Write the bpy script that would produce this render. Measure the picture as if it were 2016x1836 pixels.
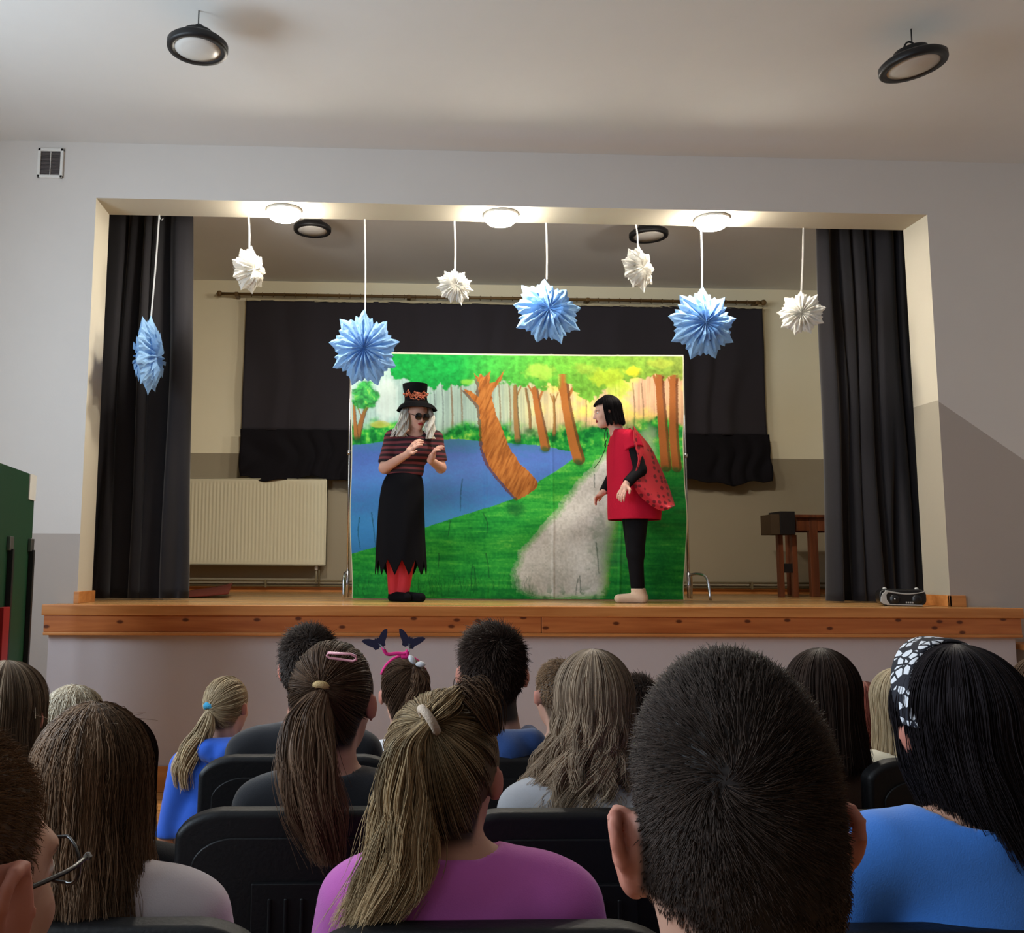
import bpy, bmesh, math, random
import numpy as np
from mathutils import Vector, Matrix
random.seed(7); RS = np.random.RandomState(11)
PI = math.pi
for o in list(bpy.data.objects): bpy.data.objects.remove(o)
SC = bpy.context.scene; COL = SC.collection

# ------------------------------------------------------------------ camera, world, lights, exposure
ZS = 1.27                                   # height of the stage floor above the hall floor
CAM = np.array([-1.0157, -6.8117, ZS + .2749]); YAW, PIT, ROL, FPX = .0377, .1145, .0054, 1800.
F_ = np.array([math.sin(YAW)*math.cos(PIT), math.cos(YAW)*math.cos(PIT), math.sin(PIT)])
R0 = np.array([math.cos(YAW), -math.sin(YAW), 0]); U0 = np.cross(R0, F_)
R_ = R0*math.cos(ROL) + U0*math.sin(ROL); U_ = -R0*math.sin(ROL) + U0*math.cos(ROL)
cd = bpy.data.cameras.new('camera'); cam = bpy.data.objects.new('camera', cd); COL.objects.link(cam)
cam.matrix_world = Matrix(((R_[0], U_[0], -F_[0], CAM[0]), (R_[1], U_[1], -F_[1], CAM[1]), (R_[2], U_[2], -F_[2], CAM[2]), (0, 0, 0, 1)))
cd.sensor_fit = 'HORIZONTAL'; cd.sensor_width = 36; cd.lens = 36*FPX/2016; cd.shift_x = 181/2016; cd.shift_y = -9/2016
cd.clip_start = .05; cd.clip_end = 100
SC.camera = cam
SC.view_settings.view_transform = 'Standard'; SC.view_settings.look = 'None'
SC.view_settings.exposure = 0.2; SC.view_settings.gamma = 1; SC.view_settings.use_curve_mapping = False
W = bpy.data.worlds.new('world'); SC.world = W; W.use_nodes = True
bg = W.node_tree.nodes['Background']; bg.inputs[0].default_value = (.75, .87, 1, 1); bg.inputs[1].default_value = 1.0

XL, XR, YB, ZC = -4.75, 5.0, -10.5, ZS + 3.51        # hall shell
HOP, TW = ZS + 3.068, .3365                         # top and depth of the stage opening
YBK = 3.386                                         # back wall of the stage

def area(name, loc, rot, sx, sy, power, col):
    l = bpy.data.lights.new(name, 'AREA'); l.shape = 'RECTANGLE'; l.size = sx; l.size_y = sy; l.energy = power; l.color = col
    o = bpy.data.objects.new(name, l); COL.objects.link(o); o.location = loc; o.rotation_euler = rot
    return o
# daylight coming in through the windows of the left wall (one lamp in each window opening)
WIN = [(-2.75, 1.5, 1.95, 3.7), (-5.6, 1.7, 1.9, 3.95), (-8.6, 1.7, 1.9, 3.95)]   # centre y, width, sill z, head z
for (wy, ww, z0, z1), pw in zip(WIN, (94, 128, 14)):
    area('window_daylight', (XL + .03, wy, (z0+z1)/2), (0, -PI/2, 0), z1-z0-.1, ww-.1, pw, (.72, .865, 1.0))

def ray(u, v): return F_ + R_*(u-827)/FPX - U_*(v-909)/FPX
def at(u, v, Y): r = ray(u, v); return CAM + r*(Y-CAM[1])/r[1]
def atz(u, v, z): r = ray(u, v); return CAM + r*(z-CAM[2])/r[2]
def atd(u, v, d): return CAM + ray(u, v)*d
def V(p): return Vector((float(p[0]), float(p[1]), float(p[2])))

# ------------------------------------------------------------------ materials
def lin(c):
    if isinstance(c, str): c = tuple(int(c[i:i+2], 16) for i in (0, 2, 4))
    return tuple(((x/255)/12.92 if x/255 <= .04045 else ((x/255+.055)/1.055)**2.4) for x in c)
def newmat(name):
    m = bpy.data.materials.new(name); m.use_nodes = True; nt = m.node_tree
    return m, nt, nt.nodes['Principled BSDF']
def N(nt, t, **k):
    n = nt.nodes.new(t)
    for a, b in k.items(): setattr(n, a, b)
    return n
_mc = {}
def mat(name, col, rough=.7, metal=0, var=.08, vscale=6, bump=0, bscale=60, spec=.3, sheen=0, emit=None, es=0):
    if name in _mc: return _mc[name]
    m, nt, b = newmat(name); c = lin(col); L = nt.links.new
    b.inputs['Roughness'].default_value = rough; b.inputs['Metallic'].default_value = metal
    b.inputs['Specular IOR Level'].default_value = spec; b.inputs['Sheen Weight'].default_value = sheen
    tc = N(nt, 'ShaderNodeTexCoord'); nz = N(nt, 'ShaderNodeTexNoise'); nz.inputs['Scale'].default_value = vscale; nz.inputs['Detail'].default_value = 4
    L(tc.outputs['Object'], nz.inputs['Vector'])
    mx = N(nt, 'ShaderNodeMix', data_type='RGBA'); L(nz.outputs['Fac'], mx.inputs[0])
    mx.inputs[6].default_value = (*[x*(1-var) for x in c], 1); mx.inputs[7].default_value = (*[min(1, x*(1+var)) for x in c], 1)
    L(mx.outputs[2], b.inputs['Base Color'])
    if bump:
        n2 = N(nt, 'ShaderNodeTexNoise'); n2.inputs['Scale'].default_value = bscale; n2.inputs['Detail'].default_value = 3
        L(tc.outputs['Object'], n2.inputs['Vector']); bp = N(nt, 'ShaderNodeBump'); bp.inputs['Strength'].default_value = bump; bp.inputs['Distance'].default_value = .01
        L(n2.outputs['Fac'], bp.inputs['Height']); L(bp.outputs['Normal'], b.inputs['Normal'])
    if emit: b.inputs['Emission Color'].default_value = (*lin(emit), 1); b.inputs['Emission Strength'].default_value = es
    _mc[name] = m; return m
def attr_mat(name, rough=.7, spec=.3, sheen=0, bump=0, bscale=80, sss=0):
    """material whose colour is the mesh's own colour attribute 'col' (painted canvas, skin, spotted cloth)"""
    if name in _mc: return _mc[name]
    m, nt, b = newmat(name); L = nt.links.new
    a = N(nt, 'ShaderNodeAttribute', attribute_name='col'); L(a.outputs['Color'], b.inputs['Base Color'])
    b.inputs['Roughness'].default_value = rough; b.inputs['Specular IOR Level'].default_value = spec; b.inputs['Sheen Weight'].default_value = sheen
    if sss:
        b.inputs['Subsurface Weight'].default_value = sss; b.inputs['Subsurface Radius'].default_value = (.012, .005, .003); b.inputs['Subsurface Scale'].default_value = 1
    if bump:
        tc = N(nt, 'ShaderNodeTexCoord'); n2 = N(nt, 'ShaderNodeTexNoise'); n2.inputs['Scale'].default_value = bscale
        L(tc.outputs['Object'], n2.inputs['Vector']); bp = N(nt, 'ShaderNodeBump'); bp.inputs['Strength'].default_value = bump; bp.inputs['Distance'].default_value = .01
        L(n2.outputs['Fac'], bp.inputs['Height']); L(bp.outputs['Normal'], b.inputs['Normal'])
    _mc[name] = m; return m
def hair_mat(name, dark, light, rough=.5, spec=.24):
    if name in _mc: return _mc[name]
    m, nt, b = newmat(name); L = nt.links.new
    a = N(nt, 'ShaderNodeAttribute', attribute_name='rnd')
    r = N(nt, 'ShaderNodeValToRGB'); r.color_ramp.elements[0].color = (*lin(dark), 1); r.color_ramp.elements[1].color = (*lin(light), 1)
    L(a.outputs['Fac'], r.inputs[0]); L(r.outputs[0], b.inputs['Base Color'])
    b.inputs['Roughness'].default_value = rough; b.inputs['Specular IOR Level'].default_value = spec
    b.inputs['Specular Tint'].default_value = (*[min(1, x*2.2) for x in lin(light)], 1)
    _mc[name] = m; return m
def wood(name, c1, c2, axis=0, scale=1.0, plank=0, pl_axis=1, rough=.4, knots=0, seam='3a2010', spec=.4):
    """pine: grain stretched along AXIS, optional plank seams of width PLANK across PL_AXIS, dark knots"""
    if name in _mc: return _mc[name]
    m, nt, b = newmat(name); L = nt.links.new; tc = N(nt, 'ShaderNodeTexCoord')
    mp = N(nt, 'ShaderNodeMapping'); s = [14*scale]*3; s[axis] = .9*scale; mp.inputs['Scale'].default_value = s
    L(tc.outputs['Object'], mp.inputs[0]); nz = N(nt, 'ShaderNodeTexNoise'); nz.inputs['Scale'].default_value = 1.5; nz.inputs['Detail'].default_value = 6; nz.inputs['Distortion'].default_value = .6
    L(mp.outputs[0], nz.inputs['Vector']); cr = N(nt, 'ShaderNodeValToRGB'); cr.color_ramp.elements[0].position = .3; cr.color_ramp.elements[1].position = .72
    cr.color_ramp.elements[0].color = (*lin(c1), 1); cr.color_ramp.elements[1].color = (*lin(c2), 1); L(nz.outputs['Fac'], cr.inputs[0])
    out = cr.outputs[0]
    def mixc(fac, base, c):
        mx = N(nt, 'ShaderNodeMix', data_type='RGBA'); L(fac, mx.inputs[0]); L(base, mx.inputs[6]); mx.inputs[7].default_value = (*lin(c), 1); return mx.outputs[2]
    sp = N(nt, 'ShaderNodeSeparateXYZ'); L(tc.outputs['Object'], sp.inputs[0])
    def mth(op, a, v=None):
        n = N(nt, 'ShaderNodeMath', operation=op); L(a, n.inputs[0])
        if v is not None: n.inputs[1].default_value = v
        return n.outputs[0]
    if plank:
        q = mth('DIVIDE', sp.outputs[pl_axis], plank); fr = mth('FRACT', q); fl = mth('FLOOR', q)
        wn = N(nt, 'ShaderNodeTexWhiteNoise', noise_dimensions='1D'); L(fl, wn.inputs['W'])
        hs = N(nt, 'ShaderNodeHueSaturation'); mr = N(nt, 'ShaderNodeMapRange'); L(wn.outputs['Value'], mr.inputs[0]); mr.inputs[3].default_value = .82; mr.inputs[4].default_value = 1.12
        L(mr.outputs[0], hs.inputs['Value']); L(out, hs.inputs['Color']); out = hs.outputs[0]
        g = mth('LESS_THAN', fr, .035); out = mixc(g, out, seam)
    if knots:
        cx_ = N(nt, 'ShaderNodeCombineXYZ'); L(sp.outputs[0], cx_.inputs[0]); L(sp.outputs[2], cx_.inputs[1]); mk = N(nt, 'ShaderNodeMapping'); mk.inputs['Scale'].default_value = (8*knots, 15*knots, 1); L(cx_.outputs[0], mk.inputs[0])
        vo = N(nt, 'ShaderNodeTexVoronoi', voronoi_dimensions='2D'); vo.inputs['Scale'].default_value = 1; L(mk.outputs[0], vo.inputs['Vector'])
        rm = N(nt, 'ShaderNodeMapRange'); L(vo.outputs['Distance'], rm.inputs[0]); rm.inputs[1].default_value = .10; rm.inputs[2].default_value = .19; rm.inputs[3].default_value = .9; rm.inputs[4].default_value = 0
        sc_ = N(nt, 'ShaderNodeSeparateColor'); L(vo.outputs['Color'], sc_.inputs[0]); gt = mth('LESS_THAN', sc_.outputs[0], .34); ml = N(nt, 'ShaderNodeMath', operation='MULTIPLY'); L(rm.outputs[0], ml.inputs[0]); L(gt, ml.inputs[1])
        out = mixc(ml.outputs[0], out, '4a1c0a')
    L(out, b.inputs['Base Color']); b.inputs['Roughness'].default_value = rough; b.inputs['Specular IOR Level'].default_value = spec
    _mc[name] = m; return m

# ------------------------------------------------------------------ mesh helpers
def link(name, me, parent=None):
    o = bpy.data.objects.new(name, me); COL.objects.link(o)
    if parent: o.parent = parent
    return o
def npmesh(name, verts, faces, m=None, parent=None, smooth=True, attrs=None, colors=None, loc=None):
    """verts (n,3); faces: one (k,3|4) int array or a list of them / list of polygons; coordinates are world; parented objects keep them"""
    verts = np.asarray(verts, dtype=np.float32)
    if parent is not None: verts = verts - np.array(parent.matrix_world.translation if False else wloc(parent), dtype=np.float32)
    elif loc is not None: verts = verts - np.array(loc, dtype=np.float32)
    me = bpy.data.meshes.new(name)
    fl = faces if isinstance(faces, list) else [faces]
    if fl and not isinstance(fl[0], np.ndarray):
        tot = np.array([len(f) for f in fl]); idx = np.array([i for f in fl for i in f], dtype=np.int32)
    else:
        fl = [f for f in fl if len(f)]
        tot = np.concatenate([np.full(len(f), f.shape[1]) for f in fl]); idx = np.concatenate([f.ravel() for f in fl]).astype(np.int32)
    me.vertices.add(len(verts)); me.vertices.foreach_set('co', verts.ravel())
    me.loops.add(len(idx)); me.loops.foreach_set('vertex_index', idx)
    st = np.concatenate([[0], np.cumsum(tot)[:-1]]).astype(np.int32)
    me.polygons.add(len(tot)); me.polygons.foreach_set('loop_start', st)
    try: me.polygons.foreach_set('loop_total', tot.astype(np.int32))
    except Exception: pass
    me.polygons.foreach_set('use_smooth', np.full(len(tot), smooth))
    me.update(calc_edges=True)
    if attrs:
        for k, a in attrs.items():
            at_ = me.attributes.new(k, 'FLOAT', 'POINT'); at_.data.foreach_set('value', np.asarray(a, dtype=np.float32))
    if colors is not None:
        ca = me.color_attributes.new('col', 'FLOAT_COLOR', 'POINT'); c4 = np.ones((len(verts), 4), dtype=np.float32); c4[:, :3] = colors
        ca.data.foreach_set('color', c4.ravel())
    if m: me.materials.append(m)
    o = link(name, me, parent)
    if parent is None and loc is not None: o.location = loc
    return o
_wl = {}
def wloc(o):
    x = np.zeros(3)
    while o is not None:
        x = x + np.array(o.location); o = o.parent
    return x
def empty(name, loc): o = bpy.data.objects.new(name, None); COL.objects.link(o); o.location = loc; o.empty_display_size = .1; return o
def tag(o, label=None, cat=None, group=None, kind=None):
    if label: o['label'] = label
    if cat: o['category'] = cat
    if group: o['group'] = group
    if kind: o['kind'] = kind
    return o
def thing(name, loc, label, cat, group=None): return tag(empty(name, tuple(float(x) for x in loc)), label, cat, group)
def copy_tree(o, parent=None):
    c = o.copy(); COL.objects.link(c); c.parent = parent
    for ch in list(o.children): copy_tree(ch, c)
    return c
class MB:
    """collects simple shapes; build() links them as one mesh object"""
    def __init__(s): s.v = []; s.f = []
    def add(s, v, f):
        n = len(s.v); s.v += [tuple(float(c) for c in p) for p in v]; s.f += [[i+n for i in q] for q in f]; return s
    def box(s, x0, x1, y0, y1, z0, z1, M=None):
        v = [(x, y, z) for x in (x0, x1) for y in (y0, y1) for z in (z0, z1)]
        if M is not None: v = [M @ Vector(p) for p in v]
        return s.add(v, [[0, 1, 3, 2], [4, 6, 7, 5], [0, 4, 5, 1], [2, 3, 7, 6], [0, 2, 6, 4], [1, 5, 7, 3]])
    def tube(s, pts, r, n=10, closed=False, cap=True):
        pts = [np.array(p, dtype=float) for p in pts]; k = len(pts); rs = r if hasattr(r, '__len__') else [r]*k
        v = []; up = None
        for i, p in enumerate(pts):
            a = pts[(i-1) % k] if (closed or i > 0) else p; b = pts[(i+1) % k] if (closed or i < k-1) else p
            t = b-a; t = t/(np.linalg.norm(t)+1e-12)
            if up is None: up = np.array([0, 0, 1.]) if abs(t[2]) < .9 else np.array([0, 1., 0])
            x = up - t*np.dot(up, t); x /= np.linalg.norm(x)+1e-12; up = x; y = np.cross(t, x)
            for j in range(n): c = 2*PI*j/n; v.append(p + rs[i]*(math.cos(c)*x + math.sin(c)*y))
        f = []
        for i in range(k if closed else k-1):
            i2 = (i+1) % k
            for j in range(n): f.append([i*n+j, i*n+(j+1) % n, i2*n+(j+1) % n, i2*n+j])
        if cap and not closed: f += [list(range(n))[::-1], [(k-1)*n+j for j in range(n)]]
        return s.add(v, f)
    def lathe(s, prof, c=(0, 0, 0), n=32, M=None):
        """profile of (radius, z)"""
        v = [(r*math.cos(2*PI*j/n), r*math.sin(2*PI*j/n), z) for r, z in prof for j in range(n)]
        v = [(M @ Vector(p) if M is not None else Vector(p)) + Vector(c) for p in v]; k = len(prof)
        f = [[i*n+j, i*n+(j+1) % n, (i+1)*n+(j+1) % n, (i+1)*n+j] for i in range(k-1) for j in range(n)]
        f += [list(range(n))[::-1], [(k-1)*n+j for j in range(n)]]
        return s.add(v, f)
    def prism(s, poly, y0, y1, M=None):
        """outline in x,z pushed from y0 to y1"""
        n = len(poly); v = [(x, y0, z) for x, z in poly] + [(x, y1, z) for x, z in poly]
        if M is not None: v = [M @ Vector(p) for p in v]
        return s.add(v, [list(range(n)), list(range(n, 2*n))[::-1]] + [[i, i+n, (i+1) % n+n, (i+1) % n] for i in range(n)])
    def build(s, name, m, parent=None, bevel=0, seg=2, smooth=False, loc=None):
        v = np.array(s.v)
        if parent is None and loc is None and len(v): loc = ((v[:, 0].min()+v[:, 0].max())/2, (v[:, 1].min()+v[:, 1].max())/2, v[:, 2].min())
        o = npmesh(name, v, s.f, m, parent, smooth=smooth or bevel > 0, loc=loc)
        bm = bmesh.new(); bm.from_mesh(o.data); bmesh.ops.recalc_face_normals(bm, faces=bm.faces); bm.to_mesh(o.data); bm.free()
        if bevel:
            b = o.modifiers.new('bevel', 'BEVEL'); b.width = bevel; b.segments = seg; b.limit_method = 'ANGLE'; b.angle_limit = .6
            w = o.modifiers.new('wn', 'WEIGHTED_NORMAL'); w.keep_sharp = True
        return o
def box(name, m, x0, x1, y0, y1, z0, z1, parent=None, bevel=0, loc=None): return MB().box(x0, x1, y0, y1, z0, z1).build(name, m, parent, bevel, loc=loc)
def struct(o): o['kind'] = 'structure'; return o
def bez(ctrl, n):
    """Catmull-Rom through control points, n samples"""
    c = np.array(ctrl, dtype=float); k = len(c); e = np.vstack([2*c[0]-c[1], c, 2*c[-1]-c[-2]]); t = np.linspace(0, k-1-1e-9, n); i = t.astype(int); f = (t-i)[:, None]
    p0, p1, p2, p3 = e[i], e[i+1], e[i+2], e[i+3]
    return .5*((2*p1)+(-p0+p2)*f+(2*p0-5*p1+4*p2-p3)*f*f+(-p0+3*p1-3*p2+p3)*f**3)

# ------------------------------------------------------------------ 2-D noise
def vnoise(X, Y, sc, seed, octaves=4):
    rs = np.random.RandomState(seed); out = 0; amp = 1; tot = 0
    for o_ in range(octaves):
        g = rs.rand(64, 64); x = X*sc; y = Y*sc; xi = np.floor(x).astype(int); yi = np.floor(y).astype(int); fx = x-xi; fy = y-yi
        fx = fx*fx*(3-2*fx); fy = fy*fy*(3-2*fy)
        a = g[yi % 64, xi % 64]; b = g[yi % 64, (xi+1) % 64]; c = g[(yi+1) % 64, xi % 64]; d = g[(yi+1) % 64, (xi+1) % 64]
        out = out + amp*((a*(1-fx)+b*fx)*(1-fy)+(c*(1-fx)+d*fx)*fy); tot += amp; amp *= .55; sc *= 2.03
    return out/tot

# ------------------------------------------------------------------ the hall
M_ceil = mat('ceiling_paint', (216, 215, 212), .9, var=.02, bump=.05, bscale=40)
M_floor = wood('hall_floor_planks', (176, 120, 66), (214, 160, 98), axis=0, plank=.09, pl_axis=1, rough=.3)
M_stagefl = wood('stage_floor_planks', (168, 122, 72), (205, 160, 104), axis=0, plank=.09, pl_axis=1, rough=.25)
M_pine = wood('knotty_pine', (158, 84, 40), (196, 120, 66), axis=0, knots=.8, rough=.35)
M_pine2 = wood('edge_pine', (176, 108, 54), (206, 140, 80), axis=0, rough=.35)
M_cream = mat('cream_paint', (226, 214, 184), .85, var=.03, bump=.05, bscale=50)
M_under = mat('stage_front_plaster', (190, 182, 184), .9, var=.03, bump=.06, bscale=60)

def wall_paint(name, up, low, rules):
    """plaster in two paints; RULES: list of (x_min, x_max, z0, slope, x_ref): dado where z < z0 + slope*(x-x_ref)"""
    m, nt, b = newmat(name); L = nt.links.new; b.inputs['Roughness'].default_value = .88; b.inputs['Specular IOR Level'].default_value = .2
    g = N(nt, 'ShaderNodeNewGeometry'); sp = N(nt, 'ShaderNodeSeparateXYZ'); L(g.outputs['Position'], sp.inputs[0]); fac = None
    def mm(op, a, b_):
        n = N(nt, 'ShaderNodeMath', operation=op)
        for i, q in enumerate((a, b_)):
            if isinstance(q, (int, float)): n.inputs[i].default_value = q
            else: L(q, n.inputs[i])
        return n.outputs[0]
    for (xa, xb, z0, sl, xr) in rules:
        lim = mm('ADD', mm('MULTIPLY', mm('SUBTRACT', sp.outputs[0], xr), sl), z0)
        f = mm('MULTIPLY', mm('MULTIPLY', mm('LESS_THAN', sp.outputs[2], lim), mm('GREATER_THAN', sp.outputs[0], xa)), mm('LESS_THAN', sp.outputs[0], xb))
        fac = f if fac is None else mm('MAXIMUM', fac, f)
    mx = N(nt, 'ShaderNodeMix', data_type='RGBA'); L(fac, mx.inputs[0]); mx.inputs[6].default_value = (*lin(up), 1); mx.inputs[7].default_value = (*lin(low), 1)
    nz = N(nt, 'ShaderNodeTexNoise'); nz.inputs['Scale'].default_value = 2.5; nz.inputs['Detail'].default_value = 3; L(g.outputs['Position'], nz.inputs['Vector'])
    mr = N(nt, 'ShaderNodeMapRange'); L(nz.outputs['Fac'], mr.inputs[0]); mr.inputs[3].default_value = .97; mr.inputs[4].default_value = 1.03
    hs = N(nt, 'ShaderNodeHueSaturation'); L(mx.outputs[2], hs.inputs['Color']); L(mr.outputs[0], hs.inputs['Value']); L(hs.outputs[0], b.inputs['Base Color'])
    n2 = N(nt, 'ShaderNodeTexNoise'); n2.inputs['Scale'].default_value = 70; L(g.outputs['Position'], n2.inputs['Vector']); bp = N(nt, 'ShaderNodeBump'); bp.inputs['Strength'].default_value = .05; bp.inputs['Distance'].default_value = .01
    L(n2.outputs['Fac'], bp.inputs['Height']); L(bp.outputs['Normal'], b.inputs['Normal'])
    return m
zL = at(110, 1050, 0)[2]; pa = at(1848, 790, 0); pb = at(2016, 905, 0); sl = (pb[2]-pa[2])/(pb[0]-pa[0])
UPC, LOC = (214, 208, 202), (178, 168, 160)
M_front = wall_paint('front_wall_paint', UPC, LOC, [(-9, -3.2505, zL, 0, 0), (3.2505, 9, pa[2], sl, pa[0])])
M_side = wall_paint('side_wall_paint', UPC, LOC, [(-9, 9, zL, 0, 0)])
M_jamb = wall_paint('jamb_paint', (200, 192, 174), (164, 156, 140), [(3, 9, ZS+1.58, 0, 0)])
M_back = wall_paint('stage_wall_paint', (240, 231, 203), (158, 147, 126), [(-9, 9, ZS+1.525, 0, 0)])

HW = 3.25
for nm, bx in (('wall_front_left', (XL, -HW, 0, TW, 0, ZC)), ('wall_front_right', (HW, XR, 0, TW, 0, ZC)), ('wall_front_top', (-HW, HW, 0, TW, HOP, ZC))):
    wf = MB().box(*bx).build(nm, M_front, loc=(0, 0, 0)); wf.data.materials.append(M_jamb); struct(wf)
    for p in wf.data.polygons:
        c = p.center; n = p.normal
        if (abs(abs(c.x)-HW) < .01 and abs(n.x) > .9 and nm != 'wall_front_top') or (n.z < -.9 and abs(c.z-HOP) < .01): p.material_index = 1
struct(box('floor', M_floor, XL, XR, YB, TW, -.1, 0, loc=(0, 0, 0)))
struct(box('ceiling', M_ceil, XL-.3, XR+.3, YB-.3, YBK+.3, ZC, ZC+.15, loc=(0, 0, 0)))
wl = MB(); ys = YB; z0a = min(w[2] for w in WIN)
for (wy, ww, z0, z1) in sorted(WIN):
    wl.box(XL-.25, XL, ys, wy-ww/2, 0, ZC); wl.box(XL-.25, XL, wy-ww/2, wy+ww/2, 0, z0); wl.box(XL-.25, XL, wy-ww/2, wy+ww/2, z1, ZC); ys = wy+ww/2
wl.box(XL-.25, XL, ys, TW, 0, ZC); struct(wl.build('wall_left', M_side, loc=(0, 0, 0)))
struct(box('wall_right', M_side, XR, XR+.2, YB, TW, 0, ZC, loc=(0, 0, 0)))
struct(box('wall_back', mat('rear_wall_paint', (120, 104, 92), .9), XL, XR, YB-.2, YB, 0, ZC, loc=(0, 0, 0)))
M_wf = mat('window_frame_paint', (235, 235, 232), .5)
m, nt, b = newmat('window_glass'); b.inputs['Transmission Weight'].default_value = 1; b.inputs['Roughness'].default_value = .02; b.inputs['Alpha'].default_value = .35; M_glass = m
for i, (wy, ww, z0, z1) in enumerate(WIN):
    a, c = wy-ww/2, wy+ww/2; q = MB(); x0, x1 = XL-.17, XL-.11
    q.box(x0, x1, a, c, z0, z0+.07); q.box(x0, x1, a, c, z1-.07, z1); q.box(x0, x1, a, a+.07, z0, z1); q.box(x0, x1, c-.07, c, z0, z1); q.box(x0, x1, wy-.04, wy+.04, z0, z1)
    w = struct(q.build('window_%d' % (i+1), M_wf)); box('pane', M_glass, XL-.145, XL-.135, a+.05, c-.05, z0+.05, z1-.05, parent=w)
    box('window_sill', M_wf, XL-.1, XL+.04, a-.04, c+.04, z0-.03, z0, parent=w, bevel=.006)

# ---- stage box
YE = -.2755
se = at(87, 1190, YE); se2 = at(2008, 1198, YE); XE0, XE1 = se[0], se2[0]
sf = MB(); sf.box(XE0+.03, XE1-.03, YE+.03, -.001, 0, ZS-.05); sf = sf.build('wall_stage_front', M_under, loc=(0, 0, 0)); struct(sf)
st = MB(); st.box(XE0, XE1, YE, 0, ZS-.055, ZS); st.box(-HW, HW, 0, TW, ZS-.055, ZS); st.box(-4.6, 4.7, TW, YBK, ZS-.055, ZS)
struct(st.build('floor_stage', M_stagefl, loc=(0, 0, 0)))
zt0, zt1 = ZS-.070, ZS-.184
jx = at(1065, 1225, YE)[0]
struct(box('trim_1', M_pine2, XE0-.005, XE1+.005, YE-.035, YE+.0, zt0, ZS+.004, bevel=.006))
struct(box('trim_2', M_pine, XE0+.01, jx-.002, YE-.022, YE+.03, zt1, zt0, bevel=.004))
struct(box('trim_3', M_pine, jx+.002, XE1-.01, YE-.022, YE+.03, zt1, zt0, bevel=.004))
struct(box('trim_4', M_pine2, XE0+.01, XE1-.01, YE-.03, YE+.03, zt1-.022, zt1, bevel=.004))
zb = at(330, 1507, YE+.03)[2]
struct(box('baseboard_stage', M_pine2, XE0+.03, XE1-.03, YE+.01, YE+.03, 0, max(zb, .06), bevel=.004))
struct(box('baseboard_left', M_pine2, -HW-.02, -HW+.02, -.02, TW+.02, ZS, ZS+.085, bevel=.004))
q = MB(); q.box(HW-.02, HW+.0, -.02, TW, ZS, ZS+.085); q.box(HW-.02, HW+.11, -.02, 0, ZS, ZS+.085); struct(q.build('baseboard_right', M_pine2, bevel=.004))
# small wooden stair beside the stage, right
xs = XE1+.0; t = thing('stair', (xs+.35, -.5, 0), 'pine wooden steps descending beside the right end of the stage', 'stairs')
q = MB(); q.prism([(xs+.02, 0), (xs+.02, ZS-.24), (xs+.12, ZS-.24), (xs+.95, .12), (xs+.95, 0)], YE-.06, YE-.02); q.build('side_board', M_pine2, t, bevel=.004)
for i in range(5): box('step', M_pine2, xs+.03+.18*i, xs+.25+.18*i, YE-.02, -.001, ZS-.26-.2*i-.04, ZS-.26-.2*i, parent=t)
# ---- stage room
q = MB(); q.box(-4.7, 4.8, YBK, YBK+.2, 0, ZC); struct(q.build('wall_stage_back', M_back, loc=(0, 0, 0)))
struct(box('wall_stage_left', M_back, -4.75, -4.6, TW, YBK, 0, ZC, loc=(0, 0, 0))); struct(box('wall_stage_right', M_back, 4.7, 4.8, TW, YBK, 0, ZC, loc=(0, 0, 0)))
struct(box('baseboard_back', M_pine2, -4.6, 4.7, YBK-.018, YBK, ZS, ZS+.07))
# ventilation grille on the front wall
M_vent = mat('grille_grey', (100, 92, 90), .6); M_white = mat('white_plastic', (228, 226, 220), .45, var=.03)
a, c = at(77, 293, 0), at(124, 352, 0); t = thing('ventilation_grille', (a[0], 0, c[2]), 'white framed wall vent with grey mesh high on the left of the front wall', 'vent')
x0, x1, z1, z0 = a[0], c[0], a[2], c[2]
q = MB(); w_ = .022; q.box(x0, x0+w_, -.02, 0, z0, z1); q.box(x1-w_, x1, -.02, 0, z0, z1); q.box(x0, x1, -.02, 0, z0, z0+w_); q.box(x0, x1, -.02, 0, z1-w_, z1); q.box((x0+x1)/2-.003, (x0+x1)/2+.003, -.016, 0, z0, z1); q.build('frame', M_white, t, bevel=.004)
q = MB(); q.box(x0+.01, x1-.01, -.003, -.0005, z0+.01, z1-.01)
for i in range(18): zz = z0+w_+(z1-z0-2*w_)*(i+.5)/18; q.box(x0+w_, x1-w_, -.012, -.003, zz-.0022, zz+.0022)
q.build('mesh_screen', M_vent, t)

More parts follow.
